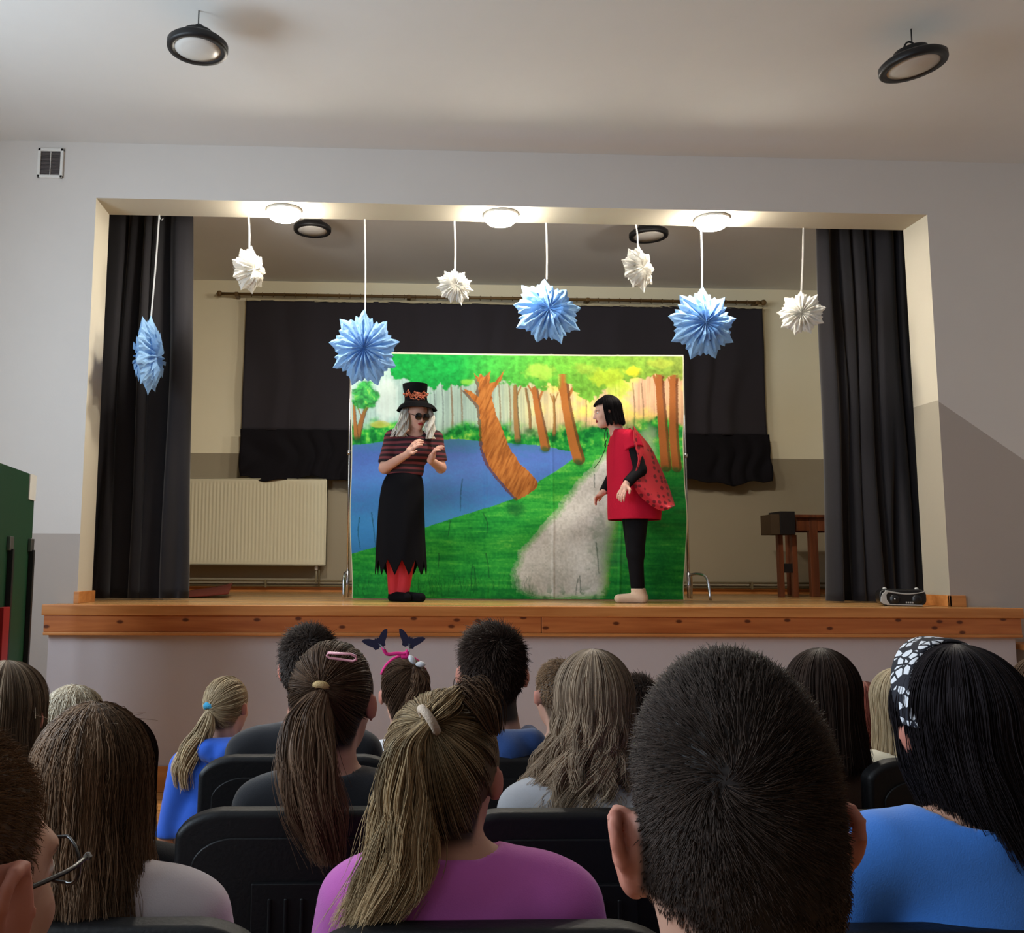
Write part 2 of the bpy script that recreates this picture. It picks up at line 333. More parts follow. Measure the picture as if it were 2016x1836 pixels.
# ---- black high-bay lamps
M_blk = mat('black_lamp_metal', (26, 26, 28), .45, spec=.4); M_lens = mat('lamp_lens', (205, 202, 196), .35, var=.04)
def highbay(u, v, z, wpx, label, tilt):
    p = atz(u, v, z); d = np.dot(p-CAM, F_); R = wpx*d/FPX/2; t = thing('high_bay_lamp', p, label, 'lamp', 'round black high bay lamps'); Mx = Matrix.Rotation(tilt[0], 3, 'X') @ Matrix.Rotation(tilt[1], 3, 'Y')
    MB().lathe([(R*.76, .004), (R*.78, -.006), (R*.98, -.008), (R, .004), (R, .03), (R*.9, .045), (R*.55, .055), (R*.5, .1), (R*.3, .11)], p, 48, Mx).build('housing', M_blk, t, smooth=True)
    MB().lathe([(R*.05, -.012), (R*.42, -.011), (R*.5, -.004), (R*.77, -.002), (R*.77, .006)], p, 48, Mx).build('lens', M_lens, t, smooth=True)
    q = MB(); q.tube([p+np.array(Mx @ Vector((R*.2*math.cos(s), 0, .1+R*.3*math.sin(s)))) for s in np.linspace(0, PI, 9)], .006, 6); q.build('hanging_ring', M_blk, t, smooth=True)
    MB().tube([p+np.array([0, 0, .1+R*.3]), (p[0], p[1], ZC)], .004, 6).build('suspension_wire', M_blk, t)
zl = ZC-.24
highbay(389, 97, zl, 118, 'round black high bay lamp hanging at upper left of the hall ceiling', (.02, .02))
highbay(1798, 131, zl, 124, 'round black high bay lamp hanging at upper right of the hall ceiling', (.02, -.13))
highbay(615, 454, ZC-.2, 74, 'small looking black high bay lamp over the stage left of centre', (0, .02))
highbay(1277, 465, ZC-.2, 76, 'black high bay lamp over the stage behind the white star right of centre', (0, -.02))
# ---- lit bulkhead lamps under the beam
M_glow = mat('lit_diffuser', (255, 250, 238), .4, emit=(255, 246, 230), es=255)
for u, v, lab in ((560, 428, 'lit round ceiling lamp under the beam, left of the three'), (985, 436, 'lit round ceiling lamp under the beam, middle of the three'), (1402, 441, 'lit round ceiling lamp under the beam, right of the three')):
    r = atz(u, v, HOP-.045); c = (r[0], .17, HOP); t = thing('bulkhead_lamp', c, lab, 'lamp', 'lit round lamps under the beam')
    MB().lathe([(.132, -.022), (.138, -.018), (.138, 0), (.1, 0)], c, 40).build('base_ring', M_white, t, smooth=True)
    MB().lathe([(.01, -.085), (.06, -.083), (.1, -.072), (.122, -.05), (.126, -.022), (.1, -.01)], c, 40).build('diffuser', M_glow, t, smooth=True)

# ---- curtains
def drape(name, m, ptsTop, ptsBot, zt, zb_, amp, folds, seed, parent=None, flare=1.6, thick=.004, nu=240, nv=40, label=None, hem=0):
    """folded cloth between a top segment (x0,x1,y) and a bottom segment"""
    rs = np.random.RandomState(seed); u = np.linspace(0, 1, nu); v = np.linspace(0, 1, nv); Ug, Vg = np.meshgrid(u, v)
    warp = Ug + .035*np.sin(2*PI*Ug*2.3+rs.rand()*6) + .02*np.sin(2*PI*Ug*5.1+rs.rand()*6)*(.5+Vg) + .012*np.sin(7*Vg+Ug*9)
    prof = np.sin(2*PI*warp*folds) + .35*np.sin(2*PI*warp*folds*.53+1.3) + .22*np.sin(2*PI*warp*folds*1.9+Vg*1.2)
    a = amp*(.55+(flare-.55)*Vg**.7)
    X = (ptsTop[0]*(1-Ug)+ptsTop[1]*Ug)*(1-Vg)+(ptsBot[0]*(1-Ug)+ptsBot[1]*Ug)*Vg + .25*a*np.cos(2*PI*warp*folds)
    Y = ptsTop[2]*(1-Vg)+ptsBot[2]*Vg + a*prof*.6
    Z = zt*(1-Vg)+zb_*Vg + hem*np.sin(2*PI*Ug*7+2)*Vg**6*.5 + hem*np.sin(2*PI*Ug*17)*Vg**6*.3
    i = np.arange(nu*nv).reshape(nv, nu); F = np.stack([i[:-1, :-1], i[1:, :-1], i[1:, 1:], i[:-1, 1:]], -1).reshape(-1, 4)
    P = np.stack([X, Y, Z], -1).reshape(-1, 3)
    o = npmesh(name, P, F, m, parent, True, loc=(P[:, 0].mean(), P[:, 1].mean(), zb_) if parent is None else None)
    s = o.modifiers.new('solid', 'SOLIDIFY'); s.thickness = thick
    return o
M_bc = mat('black_curtain_cloth', (31, 29, 33), .8, var=.12, vscale=3, bump=.08, bscale=200, sheen=.25, spec=.2)
M_gc = mat('charcoal_curtain_cloth', (53, 50, 55), .9, var=.08, vscale=3, bump=.1, bscale=300, spec=.1)
M_bc2 = mat('black_lining_cloth', (24, 22, 26), .9, spec=.1)
YC = .80
tl, tr = at(200, 430, YC)[0], at(378, 430, YC)[0]; bl, br = at(150, 1180, YC)[0], at(364, 1180, YC)[0]
o = drape('stage_curtain', M_bc, (tl-.25, tr, YC), (bl-.25, br, YC), HOP+.30, ZS+.012, .085, 7.5, 3); tag(o, 'tall black curtain gathered at the left side of the stage', 'curtain', 'black side curtains')
tl, tr = at(1612, 455, YC)[0], at(1776, 455, YC)[0]; bl, br = at(1634, 1180, YC)[0], at(1822, 1180, YC)[0]
o = drape('stage_curtain', M_bc, (tl, tr+.3, YC), (bl, br+.28, YC), HOP+.30, ZS+.012, .085, 8.5, 5); tag(o, 'tall black curtain gathered at the right side of the stage', 'curtain', 'black side curtains')
o = box('curtain_rail', M_white, -4.3, 4.4, YC-.02, YC+.02, HOP+.30, HOP+.325); tag(o, 'straight rail behind the beam that carries the black side curtains', 'rail')
# rear window curtain
YR = YBK-.14; A, B_ = at(484, 592, YR), at(1502, 604, YR); zt = (A[2]+B_[2])/2; zb2 = (at(475, 943, YR)[2]+at(1520, 950, YR)[2])/2; zmid = (at(475, 846, YR)[2]+at(1515, 857, YR)[2])/2
t = thing('window_curtain', ((A[0]+B_[0])/2, YR, zb2), 'wide charcoal curtain with black bottom band hanging on the rear stage wall', 'curtain')
drape('curtain_panel', M_gc, (A[0], B_[0], YR), (A[0]-.02, B_[0]+.0, YR), zt, zmid, .028, 11, 9, t, flare=1.3)
drape('lower_band', M_bc2, (A[0]-.015, B_[0]+.02, YR-.012), (A[0]-.02, B_[0]+.03, YR-.02), zmid+.01, zb2, .03, 17, 13, t, flare=1.2, hem=.05)
M_rod = wood('brown_rod_wood', (88, 66, 36), (120, 92, 52), axis=0, rough=.4)
M_tape = mat('heading_tape', (190, 180, 150), .8)
ra, rb = at(432, 572, YR), at(1503, 589, YR); rz = zt+.065
q = drape('heading_tape', M_tape, (A[0], B_[0], YR-.006), (A[0], B_[0], YR-.006), zt+.018, zt-.012, .014, 30, 2, t, nv=4)
t = thing('curtain_rod', ((ra[0]+rb[0])/2, YR, rz), 'long brown wooden curtain rod with rings along the rear stage wall', 'curtain rod')
MB().tube([(ra[0], YR, rz), (rb[0], YR, rz)], .017, 12).build('rod', M_rod, t, smooth=True)
for x in (ra[0], rb[0]): MB().lathe([(.002, -.035), (.022, -.028), (.034, 0), (.022, .028), (.002, .035)], (x, YR, rz), 16).build('finial', M_rod, t, smooth=True)
for u in (466, 805, 1157, 1490):
    x = at(u, 580, YR)[0]; MB().box(x-.022, x+.022, YR-.02, YBK, rz-.025, rz+.02).build('bracket', M_rod, t, bevel=.008)
for i in range(48):
    x = A[0]+(B_[0]-A[0])*(i+.5)/48; ring = MB().tube([(x, YR+.024*math.sin(s), rz-.004+.026*math.cos(s)) for s in np.linspace(0, 2*PI, 13)[:-1]], .0035, 5, closed=True); ring.build('curtain_ring', M_rod, t, smooth=True)

# ---- radiator and pipes
M_rad = mat('radiator_enamel', (216, 208, 180), .4, var=.02)
Yr = YBK-.16; a, c = at(330, 942, Yr), at(641, 1112, Yr); x0, x1, z1, z0 = a[0]-.1, c[0], at(500, 942, Yr)[2], at(500, 1112, Yr)[2]
t = thing('radiator', ((x0+x1)/2, YBK-.1, z0), 'wide cream ribbed panel radiator on the rear wall behind the left curtain', 'radiator')
pr = []; n = 46; gx = np.linspace(x0+.015, x1-.015, n*6); zg = np.array([z0, z0+.015, z0+.05, z0+.075, z1-.075, z1-.05, z1-.02, z1]); dep = np.array([0, 0, 0, 1, 1, 0, 0, 0.])
rib = (np.cos(np.arange(n*6)/6*2*PI) > .2)*1.0; rib = np.convolve(rib, [.2, .6, .2], 'same')
X, Z = np.meshgrid(gx, zg); Yv = Yr + .009*dep[:, None]*(1-rib[None, :]); i = np.arange(X.size).reshape(X.shape); F = np.stack([i[:-1, :-1], i[:-1, 1:], i[1:, 1:], i[1:, :-1]], -1).reshape(-1, 4)
npmesh('front_panel', np.stack([X, Yv, Z], -1).reshape(-1, 3), F, M_rad, t)
q = MB(); q.box(x0, x1, Yr+.002+.012, YBK-.05, z0+.01, z1-.01); q.box(x0, x0+.015, Yr, YBK-.05, z0, z1); q.box(x1-.015, x1, Yr, YBK-.05, z0, z1); q.box(x0, x1, Yr, YBK-.05, z1-.008, z1+.004); q.box(x0, x1, Yr, YBK-.05, z0, z0+.012); q.build('casing', M_rad, t, bevel=.003)
for x in (x0+.3, x1-.3): box('wall_bracket', M_rad, x-.02, x+.02, YBK-.06, YBK-.003, z0+.1, z1-.1, t)
xv = at(622, 1120, Yr)[0]
M_pipe = mat('painted_pipe', (120, 108, 82), .4)
zp1, zp2 = at(600, 1143, YBK-.05)[2], at(600, 1153, YBK-.05)[2]
q = MB(); q.tube([(xv, Yr+.06, z0+.02), (xv, Yr+.06, zp1-.02), (xv, YBK-.05, zp1)], .009, 8); q.tube([(xv+.03, Yr+.06, z0+.02), (xv+.03, Yr+.06, zp2), (xv+.03, YBK-.05, zp2)], .009, 8); q.build('connecting_pipe', M_pipe, t, smooth=True)
MB().lathe([(.016, 0), (.02, .01), (.02, .03), (.012, .05)], (xv, Yr+.06, z0-.05), 14).build('valve', M_white, t, smooth=True)
t = thing('heating_pipes', (0, YBK-.05, zp2), 'pair of thin painted heating pipes along the foot of the rear stage wall', 'pipe')
for z in (zp1, zp2): MB().tube([(-4.5, YBK-.05, z), (4.6, YBK-.05, z)], .011, 8).build('pipe', M_pipe, t, smooth=True)
for u in (523, 1000, 1480):
    x = at(u, 1150, YBK-.05)[0]; MB().box(x-.01, x+.01, YBK-.066, YBK-.003, zp2-.018, zp1+.014).build('pipe_clip', M_pipe, t)
# white socket on the rear wall
p = at(1531, 1085, YBK); t = thing('wall_socket', p, 'small white switch box on the rear stage wall beside the dark wooden frame', 'socket')
box('box', M_white, p[0]-.02, p[0]+.02, YBK-.03, YBK, p[2]-.06, p[2]+.06, t, bevel=.005); box('rocker', M_white, p[0]-.012, p[0]+.012, YBK-.036, YBK-.03, p[2]-.03, p[2]+.03, t, bevel=.002)

# ---- dark red mat lying on the stage behind the left curtain
M_mat = mat('dark_red_mat', (104, 40, 28), .9, bump=.2, bscale=150)
a = at(355, 1178, 1.1); b_ = at(430, 1176, 1.2); c = at(492, 1150, 2.3); nU, nV = 40, 10
pts = np.zeros((nV, nU, 3))
for j in range(nV):
    for i in range(nU):
        s_, r_ = i/(nU-1), j/(nV-1); x = -3.15+.78*s_-.12*r_*s_; y = 1.05+.95*r_+.2*s_; z = ZS+.008+.11*(s_**3)*(.3+.7*r_)+.05*math.sin(s_*PI)*(r_**2)*.6
        pts[j, i] = (x, y, z)
i = np.arange(nU*nV).reshape(nV, nU); F = np.stack([i[:-1, :-1], i[:-1, 1:], i[1:, 1:], i[1:, :-1]], -1).reshape(-1, 4)
o = npmesh('floor_mat', pts.reshape(-1, 3), F, M_mat, loc=(-2.1, 1.4, ZS+.008)); s = o.modifiers.new('solid', 'SOLIDIFY'); s.thickness = .008; tag(o, 'dark red mat with a curled corner on the stage floor by the left curtain', 'mat')

# ---- wooden table and stand behind the right curtain
M_dw = wood('red_brown_wood', (84, 44, 26), (124, 68, 38), axis=2, rough=.5); M_dk = mat('dark_box_paint', (30, 25, 24), .6)
Yt = 2.35; a = at(1588, 1012, Yt); xL = at(1596, 1100, Yt)[0]; zt_ = at(1600, 1013, Yt)[2]
t = thing('wooden_table', (xL+.5, Yt+.3, ZS), 'reddish brown wooden table half hidden behind the right black curtain', 'table')
box('tabletop', M_dw, xL-.18, xL+1.1, Yt-.03, Yt+.6, zt_-.03, zt_, t, bevel=.004)
for x, y in ((xL, Yt), (xL+1.0, Yt), (xL, Yt+.52), (xL+1.0, Yt+.52)): box('leg', M_dw, x, x+.085, y, y+.06, ZS, zt_-.03, t, bevel=.004)
q = MB(); q.box(xL-.12, xL+1.05, Yt+.005, Yt+.03, zt_-.16, zt_-.03); q.box(xL, xL+1.0, Yt+.54, Yt+.56, zt_-.16, zt_-.03); q.build('apron', M_dw, t)
Yq = 2.05; a = at(1517, 1010, Yq); c = at(1560, 1052, Yq)
t = thing('dark_stand', ((a[0]+c[0])/2, Yq+.1, ZS), 'dark wooden stand with brown box head left of the reddish table', 'stand')
box('box_head', mat('brown_box', (74, 58, 40), .7), a[0], a[0]+.09, Yq, Yq+.25, c[2], a[2]-.01, t, bevel=.004)
box('black_case', M_dk, a[0]+.09, c[0]+.03, Yq-.01, Yq+.26, c[2], a[2]+.02, t, bevel=.004)
for x in (a[0]+.1, a[0]+.24): box('leg', M_dw, x, x+.05, Yq+.08, Yq+.14, ZS, c[2], t, bevel=.003)
box('cross_bar', M_dk, a[0]+.15, a[0]+.24, Yq+.09, Yq+.12, ZS+.24, ZS+.33, t)

# ---- boombox on the stage edge
M_sil = mat('silver_plastic', (190, 190, 188), .3, metal=.4); M_bp = mat('black_plastic', (20, 20, 22), .35, spec=.5)
Yb = .02; a, c = at(1745, 1158, Yb), at(1829, 1190, Yb); x0, x1, z0, z1 = a[0], c[0], ZS, at(1790, 1160, Yb)[2]; w = x1-x0; h = z1-z0
t = thing('radio', ((x0+x1)/2, Yb+.1, ZS), 'black and silver portable radio standing on the stage by the right curtain', 'radio')
def rr(x0, x1, z0, z1, r, n=6):
    P = []
    for cx, cz, s in ((x1-r, z1-r, 0), (x0+r, z1-r, 1), (x0+r, z0+r, 2), (x1-r, z0+r, 3)):
        for k in range(n+1): an = s*PI/2+k*PI/2/n; P.append((cx+r*math.cos(an), cz+r*math.sin(an)))
    return P
MB().prism(rr(x0, x1, z0+.006, z1, .045), Yb, Yb+.2).build('body', M_bp, t, bevel=.012, seg=3)
sw = [(x0+.004+w*s_, z1-.012-.035*math.sin(PI*min(1, s_*1.0))*(.4+s_*.6)) for s_ in np.linspace(.12, .97, 14)]
q = MB(); top = [(x, z+.013*(1-.6*k/13)) for k, (x, z) in enumerate(sw)]; q.prism(sw+top[::-1], Yb-.006, Yb+.002)
q.prism([(x0+.008, z0+.03), (x0+.035, z0+.012), (x0+.075, z0+.012), (x0+.052, z0+.05), (x0+.05, z1-.04), (x0+.07, z1-.018), (x0+.05, z1-.012), (x0+.025, z1-.03), (x0+.012, z1-.06)][::-1], Yb-.007, Yb+.002)
q.prism([(x0+.05, z0+.008), (x1-.03, z0+.008), (x1-.03, z0+.014), (x0+.05, z0+.016)][::-1], Yb-.006, Yb+.002); q.build('silver_trim', M_sil, t, bevel=.002)
Mr = Matrix.Rotation(PI/2, 3, 'X')
for s_ in (.33, .80):
    MB().lathe([(.004, .006), (.03, .006), (.036, 0), (.036, -.004)], (x0+w*s_, Yb-.002, z0+h*.42), 20, Mr).build('speaker_cone', M_bp, t, smooth=True)
q = MB()
for k in range(4): q.box(x0+w*.56+k*.014, x0+w*.56+k*.014+.009, Yb-.004, Yb+.001, z0+.024, z0+.036)
q.build('buttons', M_sil, t); MB().lathe([(.001, .008), (.005, .006), (.006, 0)], (x0+w*.33, Yb-.006, z0+h*.44), 10, Mr).build('logo_dot', M_sil, t)
for s_ in (.16, .84): MB().lathe([(.014, 0), (.016, .006), (.01, .016), (.002, .018)], (x0+w*s_, Yb+.08, z1-.003), 14).build('knob', M_sil, t, smooth=True)
t.rotation_euler = (0, 0, -.36)

# ------------------------------------------------------------------ painted cloth backdrop on a chrome stand
YD = .98
NU, NV = 600, 442
U0_, U1_, V0_, V1_ = 691., 1347., 694., 1181.
gu, gv = np.meshgrid(np.linspace(U0_, U1_, NU), np.linspace(V0_, V1_, NV))     # u, v: paint coordinates on the cloth
C = np.zeros((NV, NU, 3)); C[:] = lin((150, 190, 170))
n1 = vnoise(gu, gv, .022, 1); n2 = vnoise(gu, gv, .09, 2, 3); n3 = vnoise(gu, gv, .3, 3, 2); n4 = vnoise(gu*.35, gv, .12, 4, 3); n5 = vnoise(gu, gv*.12, .16, 5, 3)
wu = gu + (n2-.5)*9; wv = gv + (vnoise(gu, gv, .09, 6, 3)-.5)*9
sst = lambda a, b, x: np.clip((x-a)/(b-a), 0, 1)**2*(3-2*np.clip((x-a)/(b-a), 0, 1))
def lay(mask, col):
    global C
    col = np.array(col) if not isinstance(col, np.ndarray) else col
    C = C*(1-mask[..., None]) + (col if col.ndim == 3 else col[None, None])*mask[..., None]
def ramp(x, cols):
    """cols: list of (pos, rgb)"""
    out = np.zeros(x.shape+(3,)); ps = [c[0] for c in cols]; cs = np.array([lin(c[1]) for c in cols])
    for k in range(3): out[..., k] = np.interp(x, ps, cs[:, k])
    return out
def inpoly(P, X, Y):
    r = np.zeros(X.shape, bool); n = len(P)
    for i in range(n):
        x1, y1 = P[i]; x2, y2 = P[(i+1) % n]
        if y1 == y2: continue
        c = ((y1 > Y) != (y2 > Y)) & (X < (x2-x1)*(Y-y1)/(y2-y1)+x1); r ^= c
    return r.astype(float)
def blob(cx, cy, rx, ry, soft=.35, wob=.5):
    d = np.hypot((gu-cx)/rx, (gv-cy)/ry) + (n2-.5)*wob; return 1-sst(1-soft, 1, d)
def line_(pts, w0, w1, col, a=1., wob=1.5):
    pts = bez(pts, 40); ww = np.linspace(w0, w1, 40); m = np.full(gu.shape, 9e9)
    x = gu+(n3-.5)*wob
    for (px, py), w in zip(pts, ww): m = np.minimum(m, np.hypot(x-px, gv-py)-w)
    lay((1-sst(-.3, 1.0, m))*a, lin(col))
# misty forest behind
far = ramp(gu, [(691, (160, 190, 180)), (800, (150, 178, 172)), (960, (150, 172, 158)), (1030, (176, 178, 140)), (1120, (206, 180, 130)), (1220, (206, 170, 138)), (1347, (200, 160, 120))])
C = far*(.86+.3*n5[..., None])
st_ = sst(.5, .62, vnoise(gu, gv*.03, .33, 8, 2)); lay(st_*.32*(gv > 740), ramp(gu, [(691, (110, 128, 130)), (1000, (96, 120, 120)), (1150, (170, 120, 90)), (1347, (160, 110, 100))]))
lay(blob(760, 790, 32, 60, .6)*.7, lin((196, 208, 200)))
lay(sst(.45, .7, n1)*sst(1020, 1100, gu)*(1-sst(810, 850, gv))*.7, lin((236, 214, 90)))
for x, w, y1 in ((835, 1.2, 860), (852, 1.5, 866), (868, 1.2, 850), (886, 2.2, 868), (905, 1.6, 860), (1000, 1.6, 850), (980, 1.6, 850), (1150, 1.2, 850), (1210, 1.3, 850), (1245, 1.3, 845), (1262, 1.2, 845), (815, 1, 850)):
    line_([(x, 752), (x+3, (752+y1)/2), (x+2, y1)], w*.7, w, (118, 96, 70) if x > 870 else (96, 110, 110), .8)
# far bank bushes
bk = sst(828, 850, wv + 8*np.sin(gu*.035)+ (n1-.5)*46)
lay(bk, ramp(n2+.15*(n3-.5), [(.25, (8, 96, 40)), (.5, (28, 142, 52)), (.7, (88, 176, 66)), (.85, (160, 200, 80))]))
for cx, cy, rx, ry in ((720, 868, 34, 22), (1170, 862, 36, 26), (1135, 870, 22, 16), (1300, 840, 28, 24), (1205, 850, 20, 24), (1340, 850, 24, 18)): lay(blob(cx, cy, rx, ry), ramp(n2, [(.3, (10, 104, 44)), (.6, (40, 158, 56)), (.8, (116, 196, 76))]))
lay(blob(748, 840, 26, 8)*.7, lin((170, 170, 70)))
# lake
lake = [(685, 884), (740, 876), (800, 870), (900, 868), (960, 872), (1060, 878), (1122, 890), (1130, 902), (1100, 925), (1060, 950), (1030, 975), (980, 996), (920, 1015), (850, 1038), (790, 1064), (740, 1082), (685, 1098)]
lk = inpoly(lake, gu, gv+(n1-.5)*5)
lay(lk, ramp(gv + (n4-.5)*60 + (n3-.5)*24, [(860, (66, 116, 172)), (900, (78, 108, 180)), (960, (74, 120, 186)), (1030, (64, 134, 190)), (1090, (56, 124, 182))]))
lay(lk*sst(900, 870, gv)*.5, lin((60, 120, 130)))
# meadow
md = 1-inpoly(lake, gu, gv+(n1-.5)*5); md *= sst(-4, 4, gv - np.interp(gu, [691, 850, 980, 1060, 1130, 1180, 1347], [1098, 1038, 996, 950, 900, 880, 866]))
grass = ramp(vnoise(gu*.12, gv, .16, 44, 3)*.55+n1*.25+n3*.2 + (gv-1040)*-.0006, [(.25, (18, 118, 48)), (.45, (34, 146, 54)), (.6, (54, 166, 60)), (.8, (104, 190, 74))])
lay(md, grass)
lay(md*sst(1225, 1290, gu + (n1-.5)*40)*sst(890, 960, gv)*.75, ramp(n4, [(.3, (8, 66, 34)), (.7, (16, 110, 44))]))
# path
path = [(1196, 896), (1240, 900), (1236, 960), (1200, 1000), (1196, 1060), (1186, 1110), (1184, 1150), (1180, 1176), (1120, 1176), (1052, 1176), (1014, 1162), (1010, 1130), (1026, 1092), (1056, 1052), (1098, 1014), (1124, 974), (1160, 936), (1184, 908)]
lay(blob(1275, 872, 24, 44, .7)*.7, lin((150, 176, 140)))
pu, pv = gu+(n1-.5)*10+(n2-.5)*8+(n3-.5)*6, gv+(vnoise(gu, gv, .022, 16)-.5)*10
lay(np.clip(sum(inpoly(path, pu+dx, pv+dy) for dx, dy in ((-14, 0), (-7, 4), (-10, -6), (0, 8)))/4, 0, 1)*.75, lin((150, 190, 70)))
pm = sum(inpoly(path, pu+dx, pv+dy) for dx, dy in ((0, 0), (6, 4), (-6, 3), (3, -8), (-3, 8), (10, 0), (-10, 0), (-5, -5)))/8
lay(pm, ramp(n1*.7+n3*.3, [(.3, (170, 170, 158)), (.5, (192, 190, 180)), (.75, (212, 210, 202))]))
lay(sst(1172, 1236, gu+(n1-.5)*30)*sst(1020, 1100, gv)*.85, grass*.75)
lay(sst(0, 1, blob(1190, 1080, 50, 90, .9, .8))*.45, lin((60, 104, 66)))
lay(sst(.5, .65, n2)*sst(1145, 1178, gv)*.6, lin((14, 104, 46)))
# trees
def tree(pts, w0, w1, col=(158, 98, 46), dark=(88, 50, 24), br=()):
    for b_ in br: line_(b_, w0*.45, 1., col, .95)
    line_([(x+w0*.35, y) for x, y in pts], w0, w1, dark, .9); line_([(x-w0*.1, y) for x, y in pts], w0*.78, w1*.8, col, .95)
tree([(1012, 760), (1013, 820), (1016, 868)], 3.5, 6, (142, 106, 62), (84, 70, 44), [[(1012, 790), (1022, 765), (1030, 752)]])
tree([(1033, 765), (1040, 810), (1041, 845)], 2, 2.6, (130, 100, 62), (84, 70, 44))
tree([(1050, 765), (1058, 820), (1070, 882)], 5.5, 9, (158, 96, 46), (98, 56, 28), [[(1056, 790), (1044, 768), (1036, 755)], [(1058, 790), (1068, 765), (1074, 755)]])
tree([(1088, 780), (1089, 830), (1088, 858)], 2, 3, (150, 110, 60), (92, 70, 40), [[(1088, 795), (1082, 775)], [(1089, 795), (1097, 772)]])
tree([(1105, 732), (1112, 800), (1124, 860), (1136, 906)], 8, 11, (160, 98, 44), (100, 56, 26), [[(1110, 790), (1100, 765), (1094, 748)], [(1114, 785), (1128, 760), (1134, 742)]])
tree([(1297, 728), (1299, 800), (1305, 860), (1308, 920)], 7.5, 10, (150, 88, 42), (96, 52, 26), [[(1298, 770), (1288, 740), (1280, 715)], [(1299, 762), (1308, 735), (1318, 710)]])
tree([(1326, 728), (1324, 800), (1326, 860), (1330, 922)], 7.5, 9, (150, 88, 42), (96, 52, 26), [[(1326, 770), (1316, 740)], [(1327, 762), (1338, 735)]])
tree([(722, 800), (712, 830), (702, 866)], 2.5, 6, (138, 92, 48), (84, 54, 28), [[(712, 828), (704, 805), (700, 790)], [(716, 818), (732, 798)]])
tree([(697, 800), (698, 830), (700, 868)], 2, 4, (150, 100, 52), (84, 54, 28))
for x_, y_ in ((1016, 870), (1041, 848), (1071, 884), (1088, 860), (1136, 908), (1308, 922), (1330, 924), (701, 868)): lay(blob(x_, y_+3, 15, 10, .8)*.8, lin((14, 84, 36)))
big = [(930, 732), (941, 742), (945, 735), (951, 742), (958, 735), (964, 728), (963, 745), (961, 756), (972, 752), (982, 740), (992, 728), (985, 748), (970, 768), (966, 776), (969, 792), (975, 818), (987, 848), (1002, 886), (1021, 916), (1044, 938), (1056, 952), (1052, 965), (1038, 975), (1017, 988), (1002, 973), (979, 946), (960, 920), (948, 888), (945, 841), (941, 800), (925, 782), (910, 766), (926, 770), (941, 782), (941, 755)]
bm_ = inpoly(big, gu+(n3-.5)*3, gv+(n2-.5)*4)
lay(inpoly(big, gu+5+(n3-.5)*4, gv-2)*.8, lin((92, 52, 26)))
barks = vnoise(gu+gv*.45, gv*.18, .28, 21, 3)
lay(bm_, ramp(barks, [(.3, (136, 80, 36)), (.5, (162, 98, 44)), (.7, (178, 114, 56))]))
lay(blob(1012, 1006, 26, 22, .8)*.6, lin((18, 64, 40))); lay(blob(1140, 915, 12, 10, .8)*.5, lin((40, 60, 40)))
# canopy
can = ramp(gu, [(691, (10, 130, 54)), (900, (20, 138, 56)), (1010, (70, 156, 56)), (1110, (96, 160, 52)), (1230, (112, 156, 52)), (1347, (120, 140, 56))])
sw_ = vnoise(wu*1.2, wv*1.2, .11, 31, 3); can = can*(.62+.9*sw_[..., None]**1.2)
lo = np.interp(gu, [691, 735, 760, 770, 800, 850, 900, 950, 1010, 1060, 1110, 1160, 1230, 1290, 1347], [700, 700, 706, 740, 752, 768, 762, 744, 752, 764, 748, 790, 742, 738, 742]) + (n2-.5)*30+(n1-.5)*16
cm = 1-sst(lo-3, lo+3, gv)
trunkkeep = 1-np.clip(bm_+sst(0, 1, np.maximum.reduce([1-np.abs(gu-1106)/12, 1-np.abs(gu-1298)/10, 1-np.abs(gu-1328)/10]))*(gv > 734), 0, 1)
lay(cm*np.clip(trunkkeep, 0, 1), can)
for cx, cy, rx, ry, c_ in ((1245, 728, 22, 14, (214, 204, 40)), (1196, 740, 40, 24, (168, 190, 50)), (1062, 730, 34, 20, (150, 186, 70)), (1218, 765, 30, 26, (166, 196, 60)), (1150, 722, 30, 14, (140, 170, 60)), (1300, 712, 30, 12, (150, 166, 60)), (918, 752, 16, 9, (120, 180, 60))):
    lay(blob(cx, cy, rx, ry, .5, .9)*np.clip(trunkkeep, 0, 1)*.75, np.array(lin(c_))[None, None]*(.75+.5*sw_[..., None]))
lay(blob(718, 785, 30, 32, .25, .7)*.95*(1-blob(706, 850, 10, 46, .5)), ramp(sw_, [(.3, (14, 110, 44)), (.6, (50, 166, 66)), (.8, (130, 196, 80))]))
for (x, y, h_) in ((740, 1095, 80), (905, 1010, 62), (1168, 962, 26), (710, 1085, 60), (880, 1060, 30), (955, 1055, 40), (800, 1120, 30), (925, 1165, 50), (935, 1165, 46), (958, 1140, 46), (1130, 1172, 30), (1140, 1170, 34), (1175, 1130, 60), (860, 1120, 26)):
    line_([(x, y), (x+RS.uniform(-3, 3), y-h_*.5), (x+RS.uniform(-7, 7), y-h_)], .5, .9, (16, 62, 40), .65)
for i in range(150):
    x = RS.uniform(695, 1050); y = RS.uniform(1150, 1180); line_([(x, y), (x+RS.uniform(-3, 3), y-10), (x+RS.uniform(-6, 6), y-RS.uniform(14, 30))], .35, .2, (14, 86, 36), .45)
C = np.clip(C*(.95+.1*n3[..., None])*1.12, 0, .92)
bd = ((gv < 696.5) | (gu < 693.0) | (gu > 1345.5)); lay(bd*1., lin((206, 204, 176)))
